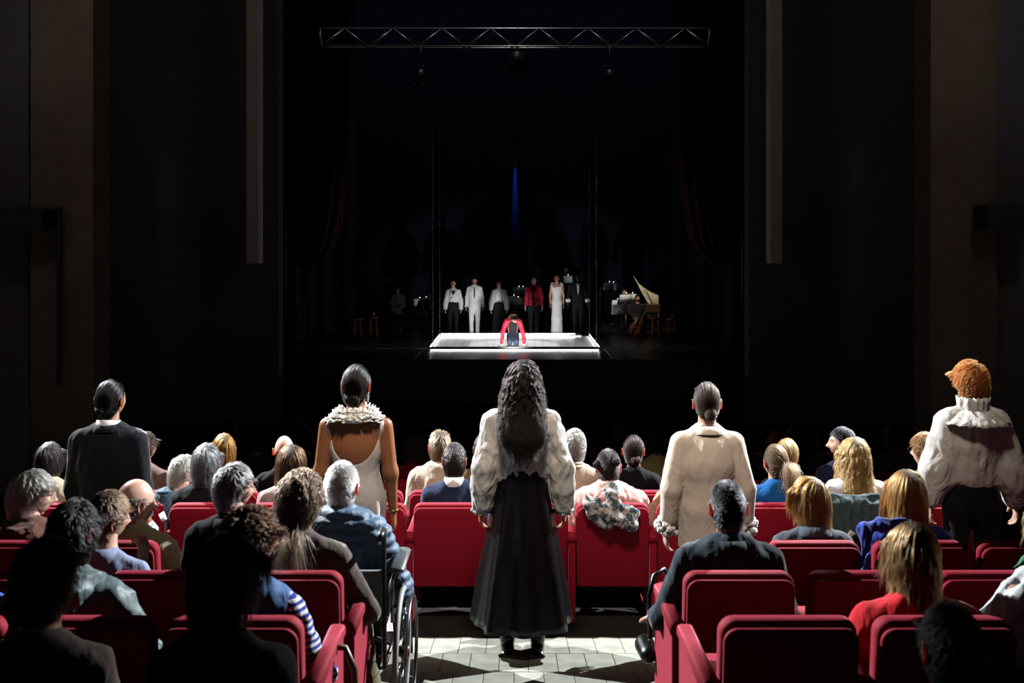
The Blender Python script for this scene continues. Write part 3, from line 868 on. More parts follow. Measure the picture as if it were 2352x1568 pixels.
# pale boards of the aisle and the cross aisle, laid as single pieces
pw, pl = .167, .39; slope = math.atan(-.15)
pm = MB().box((0, 0, 0), (pw - .003, pl - .003, .012), bev=.0015).build('plank', m_plank, floor, smooth=False)
pmesh = pm.data; first = True; kx = 0
for iy in range(9):
    y = 3.02 + iy * pl
    nx = 7 if y < 4.9 else 11
    for ix in range(-nx // 2 - 1, nx // 2 + 1):
        x = (ix + .5) * pw + (0.083 if iy % 2 else 0)
        if first: o = pm; first = False
        else: o = pm.copy(); C.objects.link(o)
        o.location = (x, y, floor_z(y) + .001 + rng.uniform(-.0004, .0004)); o.rotation_euler = (slope, 0, 0)

def struct(name, mb, m, **k):
    o = mb.build(name, m, smooth=False, **k); o['kind'] = 'structure'; return o
# auditorium side walls with pilasters, boxes of the proscenium
struct('wall_left', MB().box((-13.4, 7, 2.5), (.3, 22, 17)), m_dark)
struct('wall_right', MB().box((13.4, 7, 2.5), (.3, 22, 17)), m_dark)
def strip(name, pxa, pxb, y, z0, z1, m, depth=.6):
    xa, xb = (pxa - CX) * y / F_PX, (pxb - CX) * y / F_PX
    return struct(name, MB().box(((xa + xb) / 2, y + depth / 2, (z0 + z1) / 2), (xb - xa, depth, z1 - z0)), m)
strip('trim_1', 70, 214, 14.6, -1.4, 10, m_wall); strip('trim_2', 2138, 2290, 14.6, -1.4, 10, m_wall)
strip('trim_3', -260, 66, 14.9, -1.4, 10, m_dark); strip('trim_4', 2290, 2620, 14.9, -1.4, 10, m_dark)
strip('trim_5', 566, 594, 20.0, 2.0, 9.6, mat('pale_wall', (196, 170, 140), linear=(.55, .47, .38), rough=.9, bump=(25, .2, .01)), .35)
strip('trim_6', 1770, 1797, 20.0, 2.0, 9.6, mat('pale_wall'), .35)
strip('wall_front', 214, 640, 21.0, -1.4, 13, m_dark, .4); strip('wall_front', 1720, 2138, 21.0, -1.4, 13, m_dark, .4)
# dark slot and ledge at the pilaster on the left and right
struct('trim_7', MB().box(at(136, 680, 14.5), (.06, .05, 2.6)), m_black)
struct('trim_8', MB().box(at(30, 505, 14.4), (1.1, .5, .3)), m_black)
struct('trim_9', MB().box(at(2310, 500, 14.4), (.75, .5, .35)), m_black)
# stage house
struct('stage_floor', MB().box((0, 30.6, STAGE_Z - .162), (21, 13.1, .3)), m_stage)
bd = None
for i in range(24):
    for j, (ya, yb_) in enumerate(((24.08, 26.5), (26.5, 29.0), (29.0, 31.5))):
        if bd is None: o = bd = MB().box((0, 0, 0), (.392, 2.39, .012), bev=.002).build('floor_board', m_stage, bpy.data.objects['stage_floor'], smooth=False)
        else: o = bd.copy(); C.objects.link(o)
        o.location = (-4.6 + i * .4 + (.2 if j % 2 else 0), (ya + yb_) / 2, STAGE_Z - .006 + rng.uniform(-.0012, .0004)); o.rotation_euler = (rng.uniform(-.0006, .0006), rng.uniform(-.004, .004), 0)
sb = MB()
struct('stage_front', MB().box((0, 24.0, -.95), (21, .12, 1.0)), m_black)
struct('wall_back', MB().box((0, 37.0, 6), (22, .2, 17)), mat('backdrop_cloth', (30, 34, 46), rough=.95, spec=.05))
struct('wall_stage_left', MB().box((-10.6, 30.6, 4), (.2, 13, 17)), m_black)
struct('wall_stage_right', MB().box((10.6, 30.6, 4), (.2, 13, 17)), m_black)
for i, (px, y) in enumerate(((640, 23.2), (655, 23.6), (634, 22.8), (1706, 22.8), (1716, 23.2), (1725, 23.6))):
    p = at(px, 0, y)
    mb = MB(); mb.tube([(p[0], y, -1.4), (p[0], y, 9.6)], .022, 8)
    o = mb.build('pipe', mat('pipe_metal', (70, 56, 52), rough=.4, metal=.6)); tag(o, ['thin vertical pipe left of the stage opening, outermost of three', 'thin vertical pipe beside the left stage opening, innermost of three', 'thin vertical pipe beside the left stage opening, the middle one', 'thin vertical pipe beside the right stage opening, innermost of three', 'thin vertical pipe at the right stage opening, middle of three', 'thin vertical pipe at the right stage opening, nearest the wall'][i], 'pipe', 'pipes beside the stage opening')
# wing legs and the drawn-up red curtains
def drape(name, pts, m, label, group=None, z0=-.42, y=25, n=60, amp=.10):
    """a hanging cloth with vertical folds; pts = outline [(x_inner(z), z)] from bottom to top, outer edge xo"""
    xo, prof = pts
    zs = np.linspace(0, 1, 26); V = []; 
    for t in zs:
        z = prof[0][1] + (prof[-1][1] - prof[0][1]) * t
        xi = np.interp(z, [p[1] for p in prof], [p[0] for p in prof])
        for k in range(n):
            u = k / (n - 1); x = xo + (xi - xo) * u
            V.append((x, y + amp * math.sin(u * 46 + .6 * math.sin(z * .8)) * (.5 + .5 * u), z))
    V = np.array(V); k0 = len(V); V = np.concatenate([V, V + (0, .02, 0)])
    f = []
    for i in range(25):
        for k in range(n - 1):
            a = i * n + k; f.append([a, a + 1, a + n + 1, a + n]); f.append([k0 + a, k0 + a + n, k0 + a + n + 1, k0 + a + 1])
    for i in range(25):
        f.append([i * n, (i + 1) * n, k0 + (i + 1) * n, k0 + i * n]); f.append([(i + 1) * n - 1, k0 + (i + 1) * n - 1, k0 + (i + 2) * n - 1, (i + 2) * n - 1])
    o = MB().add(V, f).build(name, m); tag(o, label, 'curtain', group); return o
cx = lambda px, y: (px - CX) * y / F_PX
cz = lambda py, y: CAM_H - (py - CY) * y / F_PX
yc = 27.0
drape('curtain', (cx(640, yc), [(cx(726, yc), cz(612, yc)), (cx(760, yc), cz(590, yc)), (cx(788, yc), cz(540, yc)), (cx(800, yc), cz(470, yc)), (cx(812, yc), cz(330, yc)), (cx(818, yc), cz(-180, yc))]), m_curtain, 'dark red stage curtain drawn up at the left side of the stage opening', y=yc)
drape('curtain', (cx(1715, yc), [(cx(1628, yc), cz(606, yc)), (cx(1600, yc), cz(585, yc)), (cx(1572, yc), cz(540, yc)), (cx(1562, yc), cz(470, yc)), (cx(1551, yc), cz(340, yc)), (cx(1548, yc), cz(-180, yc))]), m_curtain, 'dark red stage curtain drawn up at the right side, its edge faintly lit', y=yc)
for s, nm in ((-1, 'left'), (1, 'right')):
    for i, (xx, yy) in enumerate(((5.9, 28.2), (5.6, 30.9), (5.3, 33.4))):
        drape('wing_drape', (s * (xx + 3.4), [(s * xx, -.40), (s * xx, 13.5)]), m_black, 'black masking drape in the %s wing, %s from the audience' % (nm, ('first', 'second', 'third')[i]), y=yy + .0, amp=.08)

# ------------------------------------------------------------------ lighting truss
yt = 25.6
def truss():
    r = tag(empty('lighting_truss', (0, yt, cz(106, yt))), 'long triangular metal lighting truss hanging above the stage', 'truss')
    ma = mat('truss_metal', (170, 170, 160), rough=.35, metal=.85); x0, x1 = cx(733, yt), cx(1632, yt)
    zt, zb = cz(62, yt) - cz(106, yt), 0.0
    ch = [(0, .17, zt - .0), (0, .0, zb), (0, .36, zb + .03)]
    for k, (_, yy, zz) in enumerate([(0, .18, zt), (0, 0, 0), (0, .38, .03)]):
        MB().tube([(x0, yy, zz), (x1, yy, zz)], .020, 8).build('chord', ma, r)
    n = 16; 
    for i in range(n):
        xa = x0 + (x1 - x0) * i / n; xb = x0 + (x1 - x0) * (i + 1) / n
        a, b = ((0, .18, zt), (0, 0, 0)) if i % 2 else ((0, 0, 0), (0, .18, zt))
        MB().tube([(xa, a[1], a[2]), (xb, b[1], b[2])], .010, 6).build('brace', ma, r)
        a, b = ((0, .18, zt), (0, .38, .03)) if i % 2 else ((0, .38, .03), (0, .18, zt))
        MB().tube([(xa, a[1], a[2]), (xb, b[1], b[2])], .010, 6).build('brace', ma, r)
    for px in (848, 1072, 1296, 1520):
        for dx in (-.09, .09):
            x = cx(px, yt) + dx
            MB().tube([(x, 0, 0), (x, .38, .03)], .012, 6).build('brace', ma, r)
    for x in (x0, x1):
        MB().tube([(x, .18, zt), (x, 0, 0), (x, .38, .03), (x, .18, zt)], .014, 6).build('end_frame', ma, r)
    for px in (960, 1410):
        x = cx(px, yt); MB().tube([(x, .18, zt), (x, .18, 14)], .012, 6).build('hanging_cable', ma, r)
truss()
def stage_light(px, py, label, k=1.0, rot=0.3):
    p = at(px, py, yt); r = tag(empty('stage_spotlight', p), label, 'spotlight', 'spotlights under the truss')
    m = mat('lamp_black', (24, 24, 26), rough=.45)
    MB().tube([(0, .05, -.17 * k), (0, .02, 0), (0, 0, .20 * k)], [.13 * k, .13 * k, .085 * k], 18).build('lamp_housing', m, r)
    MB().tube([(0, .05, -.175 * k), (0, .052, -.18 * k)], .11 * k, 18).build('lens', mat('lens_glass', (120, 125, 135), rough=.1), r)
    MB().tube([(-.16 * k, 0, 0), (-.16 * k, 0, .30 * k), (.16 * k, 0, .30 * k), (.16 * k, 0, 0)], .014, 6).build('yoke', m, r)
    top = cz(106, yt) - p[2]
    MB().tube([(0, 0, .30 * k), (0, 0, top)], .018, 6).build('clamp_pole', m, r)
    for s in (-1, 1): MB().box((s * .15 * k, -.02, -.22 * k), (.01, .12, .13), (0, s * .5, 0)).build('barn_door', m, r)
stage_light(967, 178, 'black spotlight hanging from the truss, left of the middle one')
stage_light(1400, 178, 'black spotlight hanging from the truss, right of the middle one')
stage_light(1187, 150, 'large black spotlight hanging from the middle of the truss', 1.7)

# blue light beam in the haze: a small lamp over the stage and a cone of haze it lights
yb = 29.0; bx, bz = cx(1183, yb), cz(380, yb)
r_ = tag(empty('beam_spotlight', (bx, yb, bz)), 'small blue spotlight high over the stage throwing a narrow beam straight down', 'spotlight')
MB().tube([(0, 0, .005), (0, 0, .30)], [.085, .06], 16).build('lamp_housing', mat('lamp_black'), r_)
MB().tube([(0, 0, .3), (0, 0, 6)], .012, 6).build('hanging_cable', mat('lamp_black'), r_)
mb = MB(); mb.tube([(0, 0, 0), (0, 0, -2.3)], [.045, .21], 24)
hz = mb.build('haze', (lambda: None)() or mat('haze_shell'), smooth=True)
hz.location = (bx, yb, bz - .01); tag(hz, 'cone of blue lit haze, tinted and shaped as the beam, under the small spotlight', 'haze', kind='stuff')
hm_ = _mats['haze_shell']; nt = hm_.node_tree; nt.nodes.remove(nt.nodes['Principled BSDF'])
vs = nt.nodes.new('ShaderNodeVolumeScatter'); vs.inputs['Density'].default_value = .22; vs.inputs['Color'].default_value = (.12, .3, 1, 1)  # blue of the beam put into the haze colour
tcn = nt.nodes.new('ShaderNodeTexCoord'); sx_ = nt.nodes.new('ShaderNodeSeparateXYZ'); mr = nt.nodes.new('ShaderNodeMapRange')
mr.inputs['From Min'].default_value = -2.3; mr.inputs['From Max'].default_value = 0.0; mr.inputs['To Min'].default_value = 0.0; mr.inputs['To Max'].default_value = 0.34; mr.interpolation_type = 'SMOOTHSTEP'  # fade of the beam put into the haze density
nt.links.new(tcn.outputs['Object'], sx_.inputs[0]); nt.links.new(sx_.outputs['Z'], mr.inputs['Value']); nt.links.new(mr.outputs[0], vs.inputs['Density'])
nt.links.new(vs.outputs[0], nt.nodes['Material Output'].inputs['Volume'])
lamp('SPOT', (bx, yb, bz - .02), (bx, yb, -1), 420, (.05, .22, 1.0), spot_size=R(9), spot_blend=.3, shadow_soft_size=.04)

# ------------------------------------------------------------------ theatre seats
def rrect(w_, z0, z1, r_, n=6, bottom=False):
    P = [(-w_ / 2, z0), (w_ / 2, z0)]
    for k in range(n + 1):
        a = math.pi / 2 * k / n; P.append((w_ / 2 - r_ + r_ * math.cos(a), z1 - r_ + r_ * math.sin(a)))
    for k in range(n + 1):
        a = math.pi / 2 * k / n; P.append((-w_ / 2 + r_ - r_ * math.sin(a), z1 - r_ + r_ * math.cos(a)))
    return P
def slab(poly, y0, y1, bev):
    """rounded-edge slab in the xz plane"""
    P = np.array(poly); c = P.mean(0); V = []; n = len(P)
    # inward offset by normals
    d = np.roll(P, -1, 0) - np.roll(P, 1, 0); nr = np.stack([-d[:, 1], d[:, 0]], 1); nr /= np.linalg.norm(nr, axis=1)[:, None]
    ks = [(0, 1), (.29, .29), (1, 0)]
    prof = [(y0, bev), (y0 + bev * .3, bev * .3), (y0 + bev, 0), (y1 - bev, 0), (y1 - bev * .3, bev * .3), (y1, bev)]
    for y, o in prof:
        Q = P + nr * o; V += [(q[0], y, q[1]) for q in Q]
    f = [[i * n + j, i * n + (j + 1) % n, (i + 1) * n + (j + 1) % n, (i + 1) * n + j] for i in range(5) for j in range(n)]
    f = [q[::-1] for q in f]; f += [list(range(n)), [5 * n + j for j in range(n)][::-1]]
    return np.array(V), f
def make_arm(parent, x, w_=.055, length=.50):
    """upright side panel with its padded armrest; the aisle face is one velvet board"""
    MB().add(*slab_x([(-.02, .0), (length, .0), (length, .545), (-.02, .545)], x - w_ / 2 + .004, x + w_ / 2 - .004, .006)).build('side_panel', m_red, parent, smooth=False)
    V, f = slab_x([(-.02, .535), (length + .01, .535), (length + .02, .555), (length + .005, .588), (-.02, .600)], x - w_ / 2 - .004, x + w_ / 2 + .004, .016)
    MB().add(V, f).build('armrest', m_red, parent)
def slab_x(poly, x0, x1, bev):
    V, f = slab(poly, x0, x1, bev); return np.stack([V[:, 1], V[:, 0], V[:, 2]], 1), [q[::-1] for q in f]
def make_seat(wd_, arms_at, single):
    r = empty('theatre_seat', (0, 0, 0))
    rec = lambda V: V + np.stack([0 * V[:, 0], -.10 * (V[:, 2] - .3), 0 * V[:, 0]], 1)
    V, f = slab(rrect(wd_, .30, .805, .055, 7), .02, .095, .022); MB().add(rec(V), f).build('backrest', m_red, r)
    V, f = slab(rrect(wd_ - .012, .235, .787, .05, 7), -.012, .012, .010); MB().add(rec(V), f).build('back_panel', m_red, r)
    V, f = slab_x([(.10, .40), (.52, .41), (.53, .45), (.50, .475), (.10, .455)], -wd_ / 2 + .012, wd_ / 2 - .012, .02); MB().add(V, f).build('seat_cushion', m_red, r)
    for s in (-1, 1): MB().box((s * (wd_ / 2 - .04), .10, .33), (.03, .10, .16)).build('hinge', m_seatblack, r)
    for x in arms_at: make_arm(r, x)
    return r
def copy_tree(o, parent=None):
    c = o.copy(); C.objects.link(c)
    if parent is not None: c.parent = parent
    for ch in o.children: copy_tree(ch, c)
    return c
SEAT = {}
def seat(xl, y, label, wd_=.47, gap=.06, arm='R', group=None):
    """seat whose back begins at x = xl; side panel(s) at its left / right"""
    key = (wd_, gap, arm)
    xs = []
    if 'L' in arm: xs.append(-wd_ / 2 - gap / 2)
    if 'R' in arm: xs.append(wd_ / 2 + gap / 2)
    if key not in SEAT: SEAT[key] = o = make_seat(wd_, xs, False)
    else: o = copy_tree(SEAT[key])
    o.location = (xl + wd_ / 2, y, floor_z(y)); tag(o, label, 'seat', group); return o
ordn = ['first', 'second', 'third', 'fourth', 'fifth', 'sixth', 'seventh', 'eighth', 'ninth', 'tenth', 'eleventh', 'twelfth', 'thirteenth', 'fourteenth', 'fifteenth']
occ0R = {0: 'empty', 1: 'in front of the nearest dark silhouette', 2: 'at the far right edge'}
for side, y, lefts in (('right', 3.4, (.70, 1.23, 1.77)), ('right', 4.25, (.725, 1.255, 1.80, 2.33)), ('left', 3.4, (-1.19, -1.695, -2.2)), ('left', 4.25, (-1.20, -1.73, -2.26, -2.79))):
    rown = 'nearest row' if y < 4 else 'second nearest row'
    for i, x in enumerate(lefts):
        seat(x, y, 'red velvet seat, %s of the %s block, %s from the central aisle' % (rown, side, ordn[i]), arm=('LR' if i == 0 else 'R') if side == 'right' else ('LR' if i == 0 else 'L'), group='red theatre seats')
for side, lefts in (('right', (1.30, 1.84, 2.37, 2.90)), ('left', (-2.29, -2.82, -3.35))):
    for i, x in enumerate(lefts):
        seat(x, 5.1, 'red seat in the third nearest row, %s block, %s from the aisle' % (side, ordn[i]), arm=('LR' if i == 0 else ('R' if side == 'right' else 'L')), group='red theatre seats')
for k in range(-5, 7):
    x = -.684 + k * .553
    seat(x, 6.8, 'red seat in the row just beyond the standing people, %s from the left' % ordn[k + 5], .503, .05, 'LR' if k == -5 else 'R', 'red theatre seats')
for k in range(-5, 7):
    seat(-.80 + k * .553, 7.65, 'red seat two rows beyond the standing people, %s from the left' % ordn[k + 5], .503, .05, 'LR' if k == -5 else 'R', 'red theatre seats')
for k in range(-5, 7):
    seat(-.60 + k * .553, 8.5, 'barely lit seat three rows beyond the standing people, %s from the left' % ordn[k + 5], .503, .05, 'LR' if k == -5 else 'R', 'red theatre seats')

# ------------------------------------------------------------------ wheelchair
def wheelchair(x, y):
    z = floor_z(y); r = tag(empty('wheelchair', (x, y, z)), 'black wheelchair with grey rimmed wheels beside the left end of the aisle', 'wheelchair')
    mt = mat('tyre_rubber', (60, 62, 60), rough=.6); mm = mat('chrome_tube', (190, 195, 200), rough=.22, metal=1.0); mk = mat('frame_black', (20, 20, 22), rough=.35)
    gr = mat('grey_tyre', (150, 155, 150), rough=.55)
    for s in (-1, 1):
        wx = s * .30; MBw = MB().torus((wx, 0, .305), .290, .014, (0, R(90), 0), 56, 8).build('wheel', gr, r)
        MB().torus((wx, 0, .305), .272, .008, (0, R(90), 0), 48, 6).build('rim', mm, MBw)
        MB().torus((wx + s * .045, 0, .305), .262, .009, (0, R(90), 0), 48, 8).build('hand_rim', mm, MBw)
        h = MB(); h.tube([(wx - .035, 0, .305), (wx + .035, 0, .305)], .026, 14); h.build('hub', mk, MBw)
        for k in range(18):
            a = 2 * math.pi * k / 18
            MB().tube([(wx + (.02 if k % 2 else -.02), .02 * math.cos(a), .305 + .02 * math.sin(a)), (wx, .27 * math.cos(a), .305 + .27 * math.sin(a))], .0018, 4).build('spoke', mm, MBw)
        for k in range(4):
            a = math.pi / 2 * k + .5
            MB().tube([(wx, .272 * math.cos(a), .305 + .272 * math.sin(a)), (wx + s * .045, .262 * math.cos(a), .305 + .262 * math.sin(a))], .004, 5).build('rim_bracket', mm, MBw)
        c = MB().torus((s * .26, .52, .085), .070, .016, (0, R(90), 0), 26, 8).build('caster', mk, r)
        MB().tube([(s * .26 - .02, .52, .085), (s * .26 + .02, .52, .085)], .016, 10).build('hub', mm, c)
        for k in range(4):
            a = math.pi / 2 * k + .4; MB().tube([(s * .26, .52, .085), (s * .26, .52 + .066 * math.cos(a), .085 + .066 * math.sin(a))], .006, 5).build('spoke', mk, c)
        MB().tube([(s * .29, .52, .085), (s * .29, .50, .20), (s * .235, .46, .24), (s * .235, .46, .34)], .011, 8).build('caster_fork', mk, r)
        MB().tube([(s * .235, -.16, .30), (s * .235, -.19, .94), (s * .235, -.24, .955), (s * .235, -.30, .955)], .012, 8).build('push_handle_tube', mk, r)
        MB().tube([(s * .235, -.21, .955), (s * .235, -.33, .955)], [.018, .016], 10).build('handle_grip', mk, r)
        MB().tube([(s * .235, -.18, .50), (s * .235, .42, .52), (s * .235, .52, .30), (s * .22, .62, .12)], .012, 8).build('side_tube', mk, r)
        MB().tube([(s * .235, -.16, .30), (s * .235, .46, .28)], .011, 8).build('side_tube', mk, r)
        MB().tube([(s * .27, -.14, .50), (s * .27, -.14, .70), (s * .27, .22, .70), (s * .27, .26, .50)], .009, 8).build('arm_frame', mm, r)
        MB().box((s * .285, .05, .735), (.075, .34, .03), bev=.012).build('armrest', mat('armrest_pad', (90, 96, 98), rough=.4), r)
        MB().box((s * .245, .03, .60), (.006, .30, .16)).build('clothes_guard', mk, r)
        MB().box((s * .11, .68, .105), (.16, .13, .012), bev=.004).build('footplate', mk, r)
    MB().box((0, .12, .50), (.45, .42, .03), bev=.012).build('seat', mk, r)
    V, f = slab([(-.23, .52), (.23, .52), (.23, .76), (-.23, .76)], -.19, -.165, .008); MB().add(V, f).build('back_sling', mat('grey_canvas', (110, 122, 120), rough=.85, bump=(80, .3, .003)), r)
    for a, b in (((-.235, .1, .29), (.235, .1, .49)), ((.235, .12, .29), (-.235, .12, .49))): MB().tube([a, b], .010, 8).build('cross_brace', mk, r)
    return r
wheelchair(-.845, 4.86)

# the two front-of-house lamps themselves, on a bar under the auditorium ceiling (above the picture)
fm = mat('lamp_black')
bar = MB().tube([(-8.6, 11.25, 8.05), (8.6, 11.25, 8.05)], .03, 10).build('lighting_bar', fm); tag(bar, 'black horizontal lighting bar under the auditorium ceiling above the picture', 'bar')
for s in (-1, 1):
    L = np.array([s * 7.4, 11.0, 7.4]); r_ = tag(empty('cut_beam_spotlight', L), 'large black spotlight with added beam-cutting plates on the auditorium bar, %s side' % ('left' if s < 0 else 'right'), 'spotlight')
    d = np.array([-s * 8.0, -5.3, -6.9]); d /= np.linalg.norm(d)
    MB().tube([-d * .12, -d * .25, -d * .75], [.16, .17, .12], 18).build('lamp_housing', fm, r_)
    MB().tube([(0, .25, .65), (-d * .4)], .02, 8).build('clamp', fm, r_)
    e0, e1 = np.array([0, -1.31, -1]) * .58, np.array([0, -.42, -1]) * .70
    n0, n1 = np.array([0, -1, 1.31]), np.array([0, 1, -.42]); n0 = n0 / np.linalg.norm(n0); n1 = n1 / np.linalg.norm(n1)
    def plate(name, e, n, xa, xb, L_=.75):
        q = np.array([(xa, e[1], e[2]), (xb, e[1], e[2]), (xb, e[1] + n[1] * L_, e[2] + n[2] * L_), (xa, e[1] + n[1] * L_, e[2] + n[2] * L_)])
        t = np.cross(q[1] - q[0], q[3] - q[0]); t = t / np.linalg.norm(t) * .006
        MB().add(np.concatenate([q, q + t]), [[0, 1, 2, 3], [7, 6, 5, 4], [0, 4, 5, 1], [1, 5, 6, 2], [2, 6, 7, 3], [3, 7, 4, 0]]).build(name, fm, r_, smooth=False)
    plate('barn_door', e0, n0, -2.6, 2.6); plate('barn_door', e1, n1, -2.6, 2.6)  # unseen plates added to cut the beams before and beyond the lit rows
    xe = -s * .95 * .5
    MB().box((xe + s * .45, -.5, -.45), (.90, .006, 1.3)).build('barn_door', fm, r_, smooth=False)  # added plate that keeps each beam off its own side
# ------------------------------------------------------------------ clothes
WOOL = dict(rough=.9, spec=.2, sheen=.25)
def cl(name, col, **k):
    a = dict(WOOL); a.update(k); a.setdefault('bump', (220, .35, .002)); a.setdefault('crease', (8, .55, .03)); return mat(name, col, **a)
white_silk = cl('white_silk', (232, 230, 226), rough=.5, spec=.45, sheen=.1, trans=.22, crease=(7, .9, .045))
white_crepe = cl('white_crepe', (226, 222, 220), rough=.7, trans=.1)
ivory = cl('ivory_wool', (226, 214, 200), rough=.85)
black_wool = cl('black_wool', (18, 19, 22), sheen=.04); charcoal = cl('charcoal_wool', (62, 66, 74)); dinner = cl('dinner_jacket', (16, 20, 30), sheen=.35)
black_satin = cl('black_satin', (3, 5, 7), rough=.30, spec=.55, sheen=.0, crease=(5, .25, .02))
jeans = cl('dark_denim', (40, 46, 60), sheen=.0); grey_trs = cl('grey_trousers', (54, 54, 56))
slate = cl('slate_anorak', (92, 108, 110), rough=.55, spec=.4, sheen=.05); navy = cl('navy_wool', (34, 46, 78)); beige = cl('beige_jacket', (168, 158, 128), rough=.75)
cream = cl('cream_wool', (206, 194, 168)); cream2 = cl('cream_knit', (222, 206, 184), bump=(90, .8, .006)); brownw = cl('brown_wool', (92, 80, 74)); puffer = cl('blue_puffer', (84, 112, 142), rough=.6, spec=.4, sheen=0)
pink = cl('pink_fleece', (240, 186, 180), sheen=.5, bump=(60, .6, .006)); blue = cl('blue_knit', (22, 96, 168), bump=(70, 1.0, .008)); redk = cl('red_knit', (220, 26, 40), sheen=.4)
tealj = cl('blue_grey_jacket', (58, 84, 104), rough=.7); khaki = cl('khaki_shirt', (150, 140, 92)); cobalt = cl('cobalt_knit', (60, 80, 176), sheen=.4); greyj = cl('grey_jacket', (84, 92, 104))
striped = cl('striped_jersey', (226, 226, 232), stripes=(13, (30, 56, 150), 'Z')); tanw = cl('tan_wool', (150, 122, 92)); peach = cl('peach_knit', (214, 160, 130)); bluegrey = cl('grey_shirt', (110, 124, 138))
whites = mat('white_cotton', (238, 240, 244), rough=.7, trans=.1)
dark_trs = dict(mat=grey_trs)
specs_m = mat('spectacle_frame', (40, 40, 48), rough=.25, metal=.4)
FAIR, PALE, OLIVE, TAN, DARK = (214, 160, 134), (226, 178, 156), (190, 138, 108), (176, 120, 86), (110, 70, 48)

def buns(root, hc, M, col, r):
    for s, nm in ((-1, 'left'), (1, 'right')):
        c = np.array([s * .083, -.045, .025]); c0 = c if s < 0 else np.array([.045, -.085, .055])
        mb = MB(); mb.ball(c0 @ M.T + hc, .030, 12)
        for k in range(60):
            a = r.normal(size=3); a /= np.linalg.norm(a); mb.ball((c0 + a * .027) @ M.T + hc, .009, 5)
        mb.build('hair_bun', mat('hair_base_%d_%d_%d' % col), root)
def vest(root, J, m, wd, seed, inf=.034, name='vest'):
    P = torso_prims(J, inf, wd, .70)
    V, Fc = sdf_mesh(P, .013, .03, J['pelvis'][2]); Fc = flip_if_needed(V, Fc); V = smooth(V, Fc, 1)
    V = V + vnormals(V, Fc) * folds(V, .005, 24, seed)[:, None]
    MB().add(V, Fc).build(name, m, root)
# ------------------------------------------------------------------ people standing in the cross aisle (backs to the camera)
def place(px, y, dx=0.0):
    return (cx(px, y) - dx, y, floor_z(y))
def top_h(py, y): return cz(py, y) - floor_z(y)
YS = 5.97
tr = lambda m: dict(mat=m)

def ex_s1(root, J, M, hc, r):
    # loose curls at the nape
    pass
H = top_h(876, YS)
person('man with slicked black hair in a dark dinner jacket standing at the left', place(252, YS), pose='stand', H=H, skin=OLIVE, yaw=-14, wd=1.06,
       arms={'both': 'down'}, hair=dict(style='slick', col=(20, 20, 24), bun=dict(c=(0.0, -.098, -.052), r=.024), rough=.22, rad=.0008),
       top=dict(mat=dinner, inf=.022, hem=.86 * H / 1.72, collar='lapel', shirt=whites, fold=.003, cuff=whites, cuffkind='ruffle', wx=1.06, up=1.08, short=.14), bottom=tr(black_wool), seed=1)

